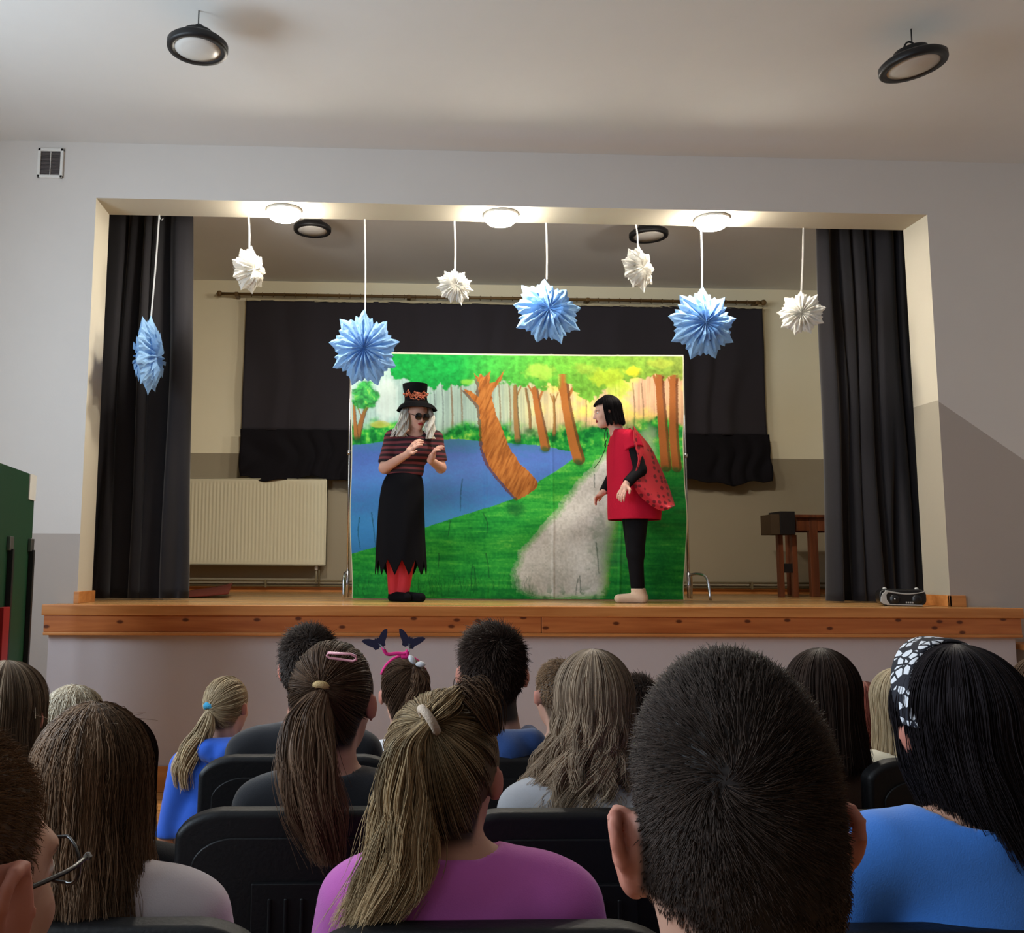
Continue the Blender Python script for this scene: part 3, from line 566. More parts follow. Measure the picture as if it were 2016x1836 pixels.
# cloth geometry
X = np.zeros_like(gu); Z = np.zeros_like(gu); tlc, trc, blc, brc = at(691, 692, YD), at(1345, 699, YD), at(690, 1178, YD), at(1352, 1182, YD)
su = (gu-U0_)/(U1_-U0_); sv = (gv-V0_)/(V1_-V0_)
wob = .022*np.sin(sv*11+.5)*sv*np.where(su > .5, (su-.5)*2, (su-.5)*1.2)
X = (tlc[0]*(1-su)+trc[0]*su)*(1-sv)+(blc[0]*(1-su)+brc[0]*su)*sv + wob
Z = (tlc[2]*(1-su)+trc[2]*su)*(1-sv)+(ZS+.012)*sv + .006*np.sin(su*PI)*(1-sv)*-1
Yg = YD + .012*np.sin(su*19+sv*2)*(.2+sv) + .012*np.sin(su*7-sv*5)*sv - .02*sv**3 + .006*np.sin(sv*30+su*4)
for k in (.2, .4, .6, .8): Yg += -.006*np.exp(-((su-k)/.004)**2)
Pd = np.stack([X, Yg, Z], -1).reshape(-1, 3); i = np.arange(NU*NV).reshape(NV, NU); Fd = np.stack([i[:-1, :-1], i[1:, :-1], i[1:, 1:], i[:-1, 1:]], -1).reshape(-1, 4)
t = thing('painted_backdrop', ((blc[0]+brc[0])/2, YD, ZS), 'large painted cloth of a forest lake and footpath hung across the middle of the stage', 'backdrop')
o = npmesh('painted_cloth', Pd, Fd, attr_mat('painted_canvas', .85, spec=.15), t, colors=C.reshape(-1, 3)); s = o.modifiers.new('solid', 'SOLIDIFY'); s.thickness = .003; s.offset = 1
M_chr = mat('chrome_tube', (200, 200, 205), .22, metal=1, var=.02)
t = thing('backdrop_stand', ((blc[0]+brc[0])/2, YD+.05, ZS), 'thin chrome tube stand that holds the painted forest cloth', 'stand')
yp = YD+.045; xl, xr = at(688, 900, yp)[0], at(1349, 900, yp)[0]; ztop = tlc[2]+.005
MB().tube([(xl, yp, ztop), (xr, yp, ztop-.01)], .011, 10).build('top_bar', M_chr, t, smooth=True)
for x, s_ in ((xl, -1), (xr, 1)):
    MB().tube([(x, yp, ZS+.02), (x, yp, ztop)], .011, 10).build('pole', M_chr, t, smooth=True)
    MB().tube([(x, yp-.0, ZS+.02), (x, yp, ZS+.24)], .017, 12).build('lower_sleeve', M_chr, t, smooth=True)
    MB().lathe([(.016, 0), (.022, .01), (.022, .03), (.014, .04)], (x, yp, ztop-.9), 12).build('collar', M_chr, t, smooth=True)
for x, sx in ((xl-.02, -.02), (xr, .1)):
    for sy in (-1, 1):
        if x < xr-.1 and sy == -1: pts = [(x, yp, ZS+.23), (x-.005, yp-.06, ZS+.21), (x-.01, yp-.1, ZS+.17), (x-.01, yp-.12, ZS+.012)]
        else: pts = [(x, yp, ZS+.22), (x+sx*.5, yp+sy*.12, ZS+.23), (x+sx*.9, yp+sy*.2, ZS+.19), (x+sx, yp+sy*.24, ZS+.012)]
        MB().tube(bez(pts, 14), .011, 8).build('foot', M_chr, t, smooth=True)
# loose edge of the cloth is held by the poles

# ------------------------------------------------------------------ folded paper stars on ribbons
def paper(name, c):
    m, nt, b = newmat(name); L = nt.links.new; b.inputs['Roughness'].default_value = .7; b.inputs['Specular IOR Level'].default_value = .25
    tc = N(nt, 'ShaderNodeTexCoord'); nz = N(nt, 'ShaderNodeTexNoise'); nz.inputs['Scale'].default_value = 14; L(tc.outputs['Object'], nz.inputs['Vector'])
    mx = N(nt, 'ShaderNodeMix', data_type='RGBA'); L(nz.outputs['Fac'], mx.inputs[0]); c = lin(c); mx.inputs[6].default_value = (*[x*.86 for x in c], 1); mx.inputs[7].default_value = (*[min(1, x*1.12) for x in c], 1)
    L(mx.outputs[2], b.inputs['Base Color']); tr = N(nt, 'ShaderNodeBsdfTranslucent'); L(mx.outputs[2], tr.inputs['Color']); ms = N(nt, 'ShaderNodeMixShader'); ms.inputs[0].default_value = .3
    L(b.outputs[0], ms.inputs[1]); L(tr.outputs[0], ms.inputs[2]); L(ms.outputs[0], nt.nodes['Material Output'].inputs[0])
    bp = N(nt, 'ShaderNodeBump'); bp.inputs['Strength'].default_value = .25; bp.inputs['Distance'].default_value = .01; n2 = N(nt, 'ShaderNodeTexNoise'); n2.inputs['Scale'].default_value = 45; L(tc.outputs['Object'], n2.inputs['Vector']); L(n2.outputs['Fac'], bp.inputs['Height']); L(bp.outputs['Normal'], b.inputs['Normal'])
    return m
M_pb = paper('blue_paper', (160, 204, 248)); M_pw = paper('white_paper', (232, 230, 224)); M_rib = mat('white_ribbon', (235, 232, 226), .6)
def star(label, u, v, wpx, hpx, Y, m, npet, yaw, tilt, seed, group, top_u=None, spin=0., thick=.3, lead=1.25):
    rs = np.random.RandomState(seed); p = at(u, v, Y); sc = np.dot(p-CAM, F_)/FPX; R = hpx*sc/2*1.02
    t = thing('paper_star', (p[0], p[1], p[2]-R), label, 'paper star', group)
    Mx = np.array(Matrix.Rotation(yaw, 3, 'Z') @ Matrix.Rotation(tilt, 3, 'X'))
    T = R*thick; K = 8; nA = npet*K; nR = 9; ang = np.arange(nA)/nA*2*PI + spin + PI/2
    tipr = 1 + rs.uniform(-.07, .06, npet); tipr[0] = 1.04
    prof_r = np.array([1, .90, .81, .84, .74, .84, .81, .90]); prof_y = np.array([.25, .75, 1., .55, .38, .55, 1., .75])
    rad = np.array([prof_r[k % K]*(tipr[k//K]*(.5+.5*(1 if k % K < 5 else 0)) + (tipr[(k//K+1) % npet]*.5 if k % K >= 5 else 0)) for k in range(nA)])
    rho = np.linspace(0.02, 1, nR); rows = {}
    for sgn in (1, -1):
        yy = np.zeros((nR, nA)); rr_ = np.zeros((nR, nA))
        for j, q in enumerate(rho):
            th = T*((1-q**1.8)**.75*.92+.08*(1-q)); pk = prof_y[np.arange(nA) % K]; deep = .62*(1-sst(0, .35, q))
            yy[j] = sgn*th*((1-deep)*(.28+.72*pk)+deep*.5); rr_[j] = R*q*(rad if q > .5 else 1*(rad*.5+.5*rad.mean()))
        yy += rs.normal(0, .012*R, yy.shape)*(rho[:, None] < .97); rr_ += rs.normal(0, .012*R, rr_.shape)
        rows[sgn] = (rr_, yy)
    rows[-1][0][-1] = rows[1][0][-1]; rows[-1][1][-1] = rows[1][1][-1] = 0
    Vv = []; F = []
    for sgn in (1, -1):
        rr_, yy = rows[sgn]; base = len(Vv)
        for j in range(nR):
            for k in range(nA): Vv.append((rr_[j, k]*math.cos(ang[k]), -yy[j, k], rr_[j, k]*math.sin(ang[k])))
        for j in range(nR-1):
            for k in range(nA):
                if m is M_pw or True:
                    if j == 4 and k % K in (2, 6) and rs.rand() < .22: continue      # snipped holes
                a, b_, c, d = base+j*nA+k, base+j*nA+(k+1) % nA, base+(j+1)*nA+(k+1) % nA, base+(j+1)*nA+k
                F.append([a, b_, c, d] if sgn > 0 else [d, c, b_, a])
    P = np.array(Vv) @ Mx.T + p
    npmesh('folded_body', P, F, m, t, smooth=False)
    # smaller raised flaps on both faces
    for sgn in (1, -1):
        Vv = []; F = []; npp = npet*2
        for k in range(npp):
            a0 = ang[0]+(k+.5)/npp*2*PI; da = PI/npp*.8; r1 = R*rs.uniform(.52, .66); y0, y1 = T*.62, T*rs.uniform(.85, 1.15)
            b_ = len(Vv); w3 = [(R*.06, a0, y0*.9), (r1*.62, a0-da, T*.70), (r1, a0, y1*.72), (r1*.62, a0+da, T*.70), (r1*.55, a0, y1*1.02)]
            Vv += [(r*math.cos(a), -sgn*y, r*math.sin(a)) for r, a, y in w3]; F += [[b_, b_+1, b_+4], [b_+1, b_+2, b_+4], [b_+2, b_+3, b_+4], [b_+3, b_, b_+4]]
        npmesh('inner_flap', np.array(Vv) @ Mx.T + p, F, m, t, smooth=False)
    zt = HOP; tx = p[0]+(0 if top_u is None else at(top_u, 440, Y)[0]-p[0]); zb_ = p[2]+R*1.0; yT = TW-.012; q = MB(); pts = bez([(tx, yT, zt), (tx*.5+p[0]*.5+.004, (yT+Y)/2, (zt+zb_)/2), (p[0], Y, zb_-.02)], 12)
    rr = []; n = len(pts); w = .006
    for a, b_ in zip(pts[:-1], pts[1:]):
        dw = w; q.add([(a[0]-dw, a[1]-.001, a[2]), (a[0]+dw, a[1]-.001, a[2]), (b_[0]+dw, b_[1]-.001, b_[2]), (b_[0]-dw, b_[1]-.001, b_[2]), (a[0]-dw, a[1]+.001, a[2]), (a[0]+dw, a[1]+.001, a[2]), (b_[0]+dw, b_[1]+.001, b_[2]), (b_[0]-dw, b_[1]+.001, b_[2])], [[0, 1, 2, 3], [7, 6, 5, 4], [0, 4, 5, 1], [3, 2, 6, 7], [0, 3, 7, 4], [1, 5, 6, 2]])
    q.build('ribbon', M_rib, t)
    return t
GB, GW = 'blue paper stars hanging in the stage opening', 'white paper stars hanging in the stage opening'
star('blue paper star turned edge-on in front of the left black curtain', 294, 703, 56, 160, TW-.012, M_pb, 10, 1.5, 0, 1, GB, 313, thick=.27)
star('white crumpled paper star turned sideways, far left of the white ones', 490, 532, 60, 94, TW-.012, M_pw, 9, .95, .1, 2, GW, 489, thick=.5)
star('blue paper star hanging at the upper left corner of the painted cloth', 718, 686, 144, 146, TW-.012, M_pb, 9, -.12, .12, 3, GB, 718)
star('small white paper star hanging above the middle of the painted cloth', 896, 564, 74, 76, TW-.012, M_pw, 11, .2, -.15, 4, GW, 895, thick=.35)
star('blue paper star with long thin points hanging above the middle of the cloth', 1077, 614, 146, 140, TW-.012, M_pb, 9, .1, -.2, 5, GB, 1075, thick=.33)
star('white paper star beside the rear lamp, second white one from the right', 1257, 529, 76, 92, TW-.012, M_pw, 9, .55, .05, 6, GW, 1252, thick=.4)
star('blue paper star hanging below the right lit lamp', 1384, 637, 142, 142, TW-.012, M_pb, 9, .05, .05, 7, GB, 1380)
star('white paper star with cut holes hanging beside the right black curtain', 1579, 618, 66, 90, TW-.012, M_pw, 9, -.5, .05, 8, GW, 1581, thick=.42)
p = at(314, 432, TW-.02); t = thing('ceiling_hook', (p[0], p[1], HOP), 'small white hook at the beam above the edge-on blue star', 'hook')
MB().tube([(p[0], p[1], HOP), (p[0]+.004, p[1], HOP-.03), (p[0]+.02, p[1], HOP-.045), (p[0]+.028, p[1], HOP-.03)], .003, 6).build('hook_wire', M_white, t, smooth=True)

# ------------------------------------------------------------------ smooth bodies: blended round cones on a grid, skinned with surface nets
def nrm(v): v = np.asarray(v, float); return v/(np.linalg.norm(v)+1e-12)
class Fld:
    def __init__(s, lo, hi, h):
        s.lo = np.array(lo, float); s.h = h; s.n = np.maximum(4, np.ceil((np.array(hi)-s.lo)/h).astype(int)+1); s.F = np.full(s.n, .25, np.float32)
    def loc(s, blo, bhi):
        a = np.clip(np.floor((blo-s.lo)/s.h).astype(int), 0, s.n-1); b = np.clip(np.ceil((bhi-s.lo)/s.h).astype(int)+1, 1, s.n)
        if (b <= a).any(): return None
        sl = tuple(slice(a[i], b[i]) for i in range(3)); g = np.meshgrid(*[s.lo[i]+s.h*np.arange(a[i], b[i]) for i in range(3)], indexing='ij'); return sl, np.stack(g, -1)
    def prim(s, p):
        k = p.get('k', .02); m = k+3*s.h+.01
        if p['t'] == 'c':
            a, b, r1, r2 = np.array(p['a'], float), np.array(p['b'], float), p['r1'], p['r2']; R = max(r1, r2)+m; q = s.loc(np.minimum(a, b)-R, np.maximum(a, b)+R)
            if q is None: return
            sl, P = q; ba = b-a; L2 = ba@ba+1e-12; t = np.clip(((P-a)@ba)/L2, 0, 1); d = np.linalg.norm(P-a-t[..., None]*ba, axis=-1)-(r1+(r2-r1)*t)
            if p.get('cap'): d = np.maximum(d, (P-b)@nrm(ba))
        else:
            c, r = np.array(p['c'], float), np.array(p['r'], float); R = max(r)+m; q = s.loc(c-R, c+R)
            if q is None: return
            sl, P = q; X = P-c
            if p.get('R') is not None: X = X@p['R']
            k0 = np.linalg.norm(X/r, axis=-1); k1 = np.linalg.norm(X/(r*r), axis=-1)+1e-9; d = k0*(k0-1)/k1
        F = s.F[sl]; d = d.astype(np.float32)
        if p.get('sub'): d = -d; h = np.maximum(k-np.abs(F-d), 0)/k; s.F[sl] = np.maximum(F, d)+h*h*k*.25
        else: h = np.maximum(k-np.abs(F-d), 0)/k; s.F[sl] = np.minimum(F, d)-h*h*k*.25
    def cut(s, fn):
        g = np.meshgrid(*[s.lo[i]+s.h*np.arange(s.n[i]) for i in range(3)], indexing='ij'); s.F = np.maximum(s.F, fn(*g).astype(np.float32))
    def mesh(s):
        F = s.F; ins = F < 0; n = s.n; o = (n-1)
        c8 = [(i, j, k) for i in (0, 1) for j in (0, 1) for k in (0, 1)]; sub = {c: F[c[0]:c[0]+o[0], c[1]:c[1]+o[1], c[2]:c[2]+o[2]] for c in c8}
        cnt = sum((sub[c] < 0).astype(np.int8) for c in c8); act = np.argwhere((cnt > 0) & (cnt < 8)); idx = -np.ones(o, np.int32); idx[tuple(act.T)] = np.arange(len(act))
        acc = np.zeros((len(act), 3)); w = np.zeros(len(act)); A = tuple(act.T)
        for c in c8:
            for ax in range(3):
                if c[ax]: continue
                d = list(c); d[ax] = 1; f0 = sub[c][A]; f1 = sub[tuple(d)][A]; m = (f0 < 0) != (f1 < 0); t = np.where(m, f0/(f0-f1+1e-20), 0)
                p = np.tile(np.array(c, float), (len(act), 1)); p[:, ax] += t; acc += p*m[:, None]; w += m
        V_ = s.lo+(act+acc/np.maximum(w, 1)[:, None])*s.h; Q = []
        for ax in range(3):
            b, c = (ax+1) % 3, (ax+2) % 3; s0 = [slice(1, -1)]*3; s0[ax] = slice(0, -1); s1 = list(s0); s1[ax] = slice(1, None)
            s0[b] = s1[b] = slice(1, n[b]-1); s0[c] = s1[c] = slice(1, n[c]-1); a0 = ins[tuple(s0)]; a1 = ins[tuple(s1)]
            for fl in (0, 1):
                e = np.argwhere((a0 & ~a1) if fl == 0 else (~a0 & a1))
                if not len(e): continue
                e[:, b] += 1; e[:, c] += 1; q = []
                for db, dc in ((-1, -1), (0, -1), (0, 0), (-1, 0)):
                    x = e.copy(); x[:, b] += db; x[:, c] += dc; q.append(idx[tuple(x.T)])
                q = np.stack(q, 1); Q.append(q if fl == 0 else q[:, ::-1])
        return V_, np.concatenate(Q)
def bounds(pr, pad=.03):
    lo = np.full(3, 9e9); hi = -lo
    for p in pr:
        if p.get('sub'): continue
        if p['t'] == 'c': R = max(p['r1'], p['r2']); a, b = np.array(p['a']), np.array(p['b']); lo = np.minimum(lo, np.minimum(a, b)-R); hi = np.maximum(hi, np.maximum(a, b)+R)
        else: R = max(p['r']); lo = np.minimum(lo, np.array(p['c'])-R); hi = np.maximum(hi, np.array(p['c'])+R)
    return lo-pad, hi+pad
def skin(name, pr, h, m, parent, cut=None, color=None, sm=1):
    lo, hi = bounds(pr); f = Fld(lo, hi, h)
    for p in pr: f.prim(p)
    if cut: f.cut(cut)
    Vv, Q = f.mesh()
    o = npmesh(name, Vv, Q, m, parent, True, colors=color(Vv) if color is not None else None)
    if sm: s = o.modifiers.new('smooth', 'SMOOTH'); s.iterations = sm; s.factor = .5
    return o, Vv
def cone(a, b, r1, r2, k=.02, cap=False): return dict(t='c', a=np.array(a, float), b=np.array(b, float), r1=r1, r2=r2, k=k, cap=cap)
def ell(c, r, k=.02, R=None, sub=False): return dict(t='e', c=np.array(c, float), r=r, k=k, R=R, sub=sub)
def puff(pr, d): return [dict(p, r1=p['r1']+d, r2=p['r2']+d) if p['t'] == 'c' else dict(p, r=tuple(x+d for x in p['r'])) for p in pr]

def head_frame(c, s, yaw=0, pitch=0, roll=0):
    """yaw>0 turns the face to the right of the picture (face looks along +y at 0)"""
    R = np.array((Matrix.Rotation(-yaw, 3, 'Z') @ Matrix.Rotation(pitch, 3, 'X') @ Matrix.Rotation(roll, 3, 'Y')))
    return dict(c=np.array(c, float), s=s, R=R, T=lambda p: np.array(c, float)+s*(R@np.array(p, float)))
def head_prims(H, fine=False, earout=1.):
    T, s, R = H['T'], H['s'], H['R']; P = []
    E = lambda c, r, k=.02, Rl=None, sub=False: P.append(ell(T(c), tuple(x*s for x in r), k*s, R if Rl is None else R@Rl, sub))
    K = lambda a, b, r1, r2, k=.02: P.append(cone(T(a), T(b), r1*s, r2*s, k*s))
    tl = H.get('tall', 0)/2; E((0, -.014, .035+tl), (.075, .094, .093+tl)); E((0, -.045, .0), (.064, .062, .07), .03); E((0, .03, -.03), (.06, .062, .085), .03); K((0, .03, -.075), (0, .062, -.098), .036, .02, .03)
    E((0, .076, .02), (.05, .018, .014), .015); E((.034, .064, -.03), (.022, .018, .02), .015); E((-.034, .064, -.03), (.022, .018, .02), .015)
    E((.031, .094, .0), (.017, .012, .011), .01, sub=True); E((-.031, .094, .0), (.017, .012, .011), .01, sub=True)
    for x in (-.031, .031): E((x, .079, .0), (.012, .011, .009), .003)
    K((0, .088, .004), (0, .106, -.034), .007, .011, .012); E((.011, .098, -.037), (.007, .008, .006), .006); E((-.011, .098, -.037), (.007, .008, .006), .006)
    E((0, .089, -.058), (.022, .009, .0045), .006); E((0, .087, -.069), (.018, .009, .006), .006); E((0, .098, -.0635), (.02, .006, .0018), .002, sub=True)
    for sx in (-1, 1):
        e = earout
        if fine:
            pts = bez([(.078, .012, .012), (.085+.008*e, .002, .03), (.088+.014*e, -.018, .026), (.086+.014*e, -.024, .004), (.08+.009*e, -.013, -.02), (.077+.005*e, .002, -.033)], 10)
            for a, b in zip(pts[:-1], pts[1:]): K((sx*a[0], a[1], a[2]), (sx*b[0], b[1], b[2]), .0055, .0055, .003)
            Rl = np.array(Matrix.Rotation(sx*-.55*e, 3, 'Z') @ Matrix.Rotation(.2, 3, 'X')); E((sx*(.081+.005*e), -.007, .002), (.007, .023, .033), .008, Rl); K((sx*.070, -.004, -.008), (sx*.082, -.010, 0), .017, .010, .012); K((sx*.072, -.004, .014), (sx*.084, -.012, .014), .010, .006, .008)
            E((sx*(.08+.004*e), .003, -.027), (.007, .009, .012), .008)
        else: Rl = np.array(Matrix.Rotation(sx*-.5*e, 3, 'Z')); E((sx*(.08+.004*e), -.006, -.002), (.009, .018, .031), .01, Rl)
    return P
FACE_EYE = [(.031, .088, .0), (-.031, .088, .0)]
def head_colors(H, skinc, hairc, region, lips=(150, 80, 74)):
    sk, hc, lp = np.array(lin(skinc)), np.array(lin(hairc)), np.array(lin(lips))
    def f(Vv):
        L = ((Vv-H['c'])@H['R'])/H['s']; c = np.tile(sk, (len(Vv), 1)); n = vnoise(L[:, 0]*100, L[:, 2]*100+L[:, 1]*60, .3, 4, 3)
        c *= (.94+.12*n)[:, None]
        ear = sst(.076, .088, np.abs(L[:, 0]))*(np.abs(L[:, 2]) < .05); c = c*(1-ear[:, None]*.5)+ear[:, None]*.5*np.array(lin((190, 96, 80)))
        if region is not None:
            r = region(L)*(1-sst(.079, .084, np.abs(L[:, 0]))*(np.abs(L[:, 2]+.0) < .045)); c = c*(1-r[:, None])+r[:, None]*hc
        b = (np.hypot((L[:, 0])/.022, (L[:, 2]+.063)/.012) < 1)*(L[:, 1] > .07); c[b] = lp
        for ex in (-.031, .031):
            e1 = (np.hypot((L[:, 0]-ex)/.012, L[:, 2]/.006) < 1)*(L[:, 1] > .07); c[e1] = lin((225, 220, 214)); e2 = (np.hypot(L[:, 0]-ex, L[:, 2]) < .0055)*(L[:, 1] > .07); c[e2] = lin((40, 28, 22))
            e3 = (np.hypot((L[:, 0]-ex)/.02, (L[:, 2]-.019)/.004) < 1)*(L[:, 1] > .06); c[e3] = c[e3]*.3+hc*.7
        return c
    return f
def hairline(L, soft=.008, low=-.085, temple=.02, ear=.0):
    """1 where hair grows, in head space"""
    az = np.abs(np.arctan2(L[:, 0], L[:, 1])); zl = np.interp(az, [0, .5, .9, 1.25, 1.6, 1.8, 2.3, PI], [.07, .066, temple+.02, -.005, .0, -.035, low+.008, low])
    return sst(-soft, soft, L[:, 2]-zl)

def strands(name, P, r0, r1, rnd, m, parent, base=None):
    """P (n, k, 3) centre lines -> one mesh of thin three-sided hairs; BASE adds (verts, faces, rnd) of the mass below them"""
    n, k, _ = P.shape; T = np.gradient(P, axis=1); T /= np.linalg.norm(T, axis=2, keepdims=True)+1e-9
    ref = np.array([.3, -1, .2]); ref /= np.linalg.norm(ref); A = np.cross(T, ref); A /= np.linalg.norm(A, axis=2, keepdims=True)+1e-9; B = np.cross(T, A)
    t = np.linspace(0, 1, k); rr = (r0*(1-t**2.2)+r1*t**2.2)[None, :, None]*(np.ones((n, 1, 1)) if not hasattr(r0, 'shape') else 1)
    vs = np.stack([P+rr*(math.cos(a)*A+math.sin(a)*B) for a in (0, 2*PI/3, 4*PI/3)], 2)         # n,k,3,3
    idx = np.arange(n*k*3).reshape(n, k, 3); F = []
    for j in range(3): j2 = (j+1) % 3; F.append(np.stack([idx[:, :-1, j], idx[:, :-1, j2], idx[:, 1:, j2], idx[:, 1:, j]], -1).reshape(-1, 4))
    Vv = vs.reshape(-1, 3); R = np.repeat(rnd, k*3) if np.ndim(rnd) == 1 else np.repeat(rnd.reshape(-1), 3)
    Fs = [np.concatenate(F)]
    if base is not None:
        for bv, bf, br in base:
            Fs.append(np.asarray(bf)+len(Vv)); Vv = np.vstack([Vv, bv]); R = np.concatenate([R, np.full(len(bv), br) if np.ndim(br) == 0 else br])
    f4 = [f for f in Fs]
    return npmesh(name, Vv, f4, m, parent, True, attrs={'rnd': R})
def nape(L): return np.where(L[:, 1] < .0, sst(-.012, .008, L[:, 2]+.03+.058*(1-np.minimum(np.abs(L[:, 0])/.064, 1))), 1.)
def short_hair(H, Vv, n, length, r, m, parent, rs, lift=.5, low=-.085, crown=(0.012, -.07, .085), messy=.3, name='hair'):
    L = ((Vv-H['c'])@H['R'])/H['s']; reg = hairline(L, .01, low)*(1-sst(.078, .082, np.abs(L[:, 0]))*(L[:, 2] < .04))*(L[:, 2] > -.105)*nape(L); ok = np.where(reg > .3)[0]
    cN = np.array([0, -.014, .01]); cand = ok[rs.randint(0, len(ok), n)]; keep = rs.rand(n) < reg[cand]; cand = cand[keep]; n = len(cand)
    p = L[cand]+rs.normal(0, .0012, (n, 3)); nn = p-cN; nn[:, 2] *= .9; nn /= np.linalg.norm(nn, axis=1, keepdims=True)
    cr = np.array(crown); fl = p-cr; fl -= (fl*nn).sum(1)[:, None]*nn; fl /= np.linalg.norm(fl, axis=1, keepdims=True)+1e-9; sw = np.cross(nn, fl); near = np.exp(-np.linalg.norm(p-cr, axis=1)/.05)[:, None]
    d = fl+sw*.8*near+rs.normal(0, messy, (n, 3)); ln = length*(.65+.5*rs.rand(n))*np.interp(p[:, 2], [-.09, -.04, .03, .08], [.25, .5, .85, 1.15]); ln = ln[:, None]
    K = 5; pts = np.zeros((n, K, 3))
    lf = (lift*np.interp(p[:, 2], [-.05, .04, .1], [.35, .7, 1.2]))[:, None]
    for k in range(K): t = k/(K-1); pts[:, k] = p+ln*t*(nn*lf*(1-.35*t)+d*(.35+.5*t))
    W_ = H['c']+H['s']*(pts@H['R'].T); clump = vnoise(p[:, 0]*300, p[:, 2]*300+p[:, 1]*200, .3, 5, 2)
    return strands(name, W_, r, r*.35, np.clip(.5*rs.rand(n)+.5*clump, 0, 1), m, parent)
def cap_base(H, infl, low=-.08, rnd=.12, temple=.02, squash=None):
    n1_, n2_ = 48, 32; th = np.linspace(0, PI*.86, n2_); ph = np.linspace(0, 2*PI, n1_, endpoint=False); TH, PH = np.meshgrid(th, ph, indexing='ij')
    r = np.array([.075+infl, .094+infl, .093+infl]); L = np.stack([r[0]*np.sin(TH)*np.sin(PH), -.014+r[1]*np.sin(TH)*np.cos(PH), .03+r[2]*np.cos(TH)], -1)
    lo = L[..., 2] < -.0; L[..., 0] *= np.where(lo, np.maximum(.8, 1+L[..., 2]*2), 1)
    V0 = L.reshape(-1, 3); ok = hairline(V0, .004, low, temple) > .4; i = np.arange(n1_*n2_).reshape(n2_, n1_); i2 = np.roll(i, -1, 1); F = np.stack([i[:-1], i[1:], i2[1:], i2[:-1]], -1).reshape(-1, 4); F = F[ok[F].all(1)]
    return H['c']+H['s']*(V0@H['R'].T), F, rnd
def long_hair(H, n, Ldown, r, m, parent, rs, open_az=.9, flare=1.1, wave=0., wfreq=3., vol=.012, back=0., part=0., messy=.004, K=26, drift=(0, 0), name='hair', az_rng=None, frizz=0., lenf=None, tips=.2):
    """hair falling from the crown; Ldown = how far below the head centre (metres / head scale) it ends"""
    az = rs.uniform(open_az, 2*PI-open_az, n) if az_rng is None else rs.uniform(*az_rng, n); t = np.linspace(0, 1, K); lay_ = rs.rand(n)
    arc = 1.65*(.09+vol); Lt = arc*.9+Ldown; zc = .035; rx, ry, rz = .077+vol, .095+vol, .093+vol; lf_ = (lambda a: np.ones_like(a)) if lenf is None else lenf; end = Ldown*(.82+.22*rs.rand(n))*lf_(az); cl = np.floor(az*9+rs.rand(n)*.35); crs = np.random.RandomState(5).rand(400, 4)
    c4 = crs[cl.astype(int) % 400]; pts = np.zeros((n, K, 3)); s0 = .42
    for k in range(K):
        q = t[k]
        if q < s0:
            th = .06+(PI/2-.06)*(q/s0)**.9; x = rx*np.sin(th)*np.sin(az); y = -.014+ry*np.sin(th)*np.cos(az); z = zc+rz*np.cos(th); g = 0
            z = np.full(n, z)
        else:
            g = (q-s0)/(1-s0); x = rx*np.sin(az); y = -.014+ry*np.cos(az); z = zc-g*(end+zc)
            fl = 1+(flare-1)*sst(.15, 1, g); x = x*fl*(1-.06*math.sin(g*PI)); y = np.where(y > -.02, y*(1-.35*g), y)-back*sst(.2, .8, g); y = y
            x = x+drift[0]*g*g; y = y+drift[1]*g*g
        x = x+part*(1-min(1, q/s0))*.6
        wv_ = wave*np.sin(2*PI*(wfreq*g+c4[:, 0]))*min(1, g*2.); x = x+wv_; y = y+wave*np.cos(2*PI*(wfreq*g*1.0+c4[:, 1]))*min(1, g*2)*.8
        pull = .5*g; x = x*(1-pull*.0)+(c4[:, 2]-.5)*.02*g; y = y+(c4[:, 3]-.5)*.016*g
        w_ = 1+(lay_-.5)*.10
        pts[:, k] = np.stack([x*w_, -.014+(y+.014)*w_, z], -1)
    jit = rs.normal(0, messy, (n, 1, 3))*t[None, :, None]+rs.normal(0, frizz, (n, K, 3)); pts += jit
    W_ = H['c']+H['s']*(pts@(H['R'] if False else H['R'].T)); rn = np.clip(.55*crs[cl.astype(int) % 400, 1]+.45*rs.rand(n), 0, 1); rn = np.clip(rn[:, None]*.9+tips*(t[None, :]-.3), 0, 1)
    # mass under the strands
    na, nk = 60, 18; a_ = np.linspace(open_az, 2*PI-open_az, na) if az_rng is None else np.linspace(*az_rng, na); B = np.zeros((nk, na, 3))
    for j in range(nk):
        q = j/(nk-1)*.93
        if q < s0: th = .0+(PI/2)*(q/s0); x = rx*.93*np.sin(th)*np.sin(a_); y = -.014+ry*.93*np.sin(th)*np.cos(a_); z = np.full(na, zc+rz*.95*np.cos(th)); g = 0
        else:
            g = (q-s0)/(1-s0); x = rx*.93*np.sin(a_)*(1+(flare-1)*sst(.15, 1, g)*.9)*(1-.06*math.sin(g*PI)); y = -.014+ry*.93*np.cos(a_); y = np.where(y > -.02, y*(1-.35*g), y)-back*sst(.2, .8, g); z = zc-g*(Ldown*.86*lf_(a_)+zc); x = x+drift[0]*g*g; y = y+drift[1]*g*g
        B[j] = np.stack([x, y, z], -1)
    i = np.arange(nk*na).reshape(nk, na); Fb = np.stack([i[:-1, :-1], i[1:, :-1], i[1:, 1:], i[:-1, 1:]], -1).reshape(-1, 4)
    return strands(name, W_, r, r*.4, rn, m, parent, [(H['c']+H['s']*(B.reshape(-1, 3)@H['R'].T), Fb, .05)])
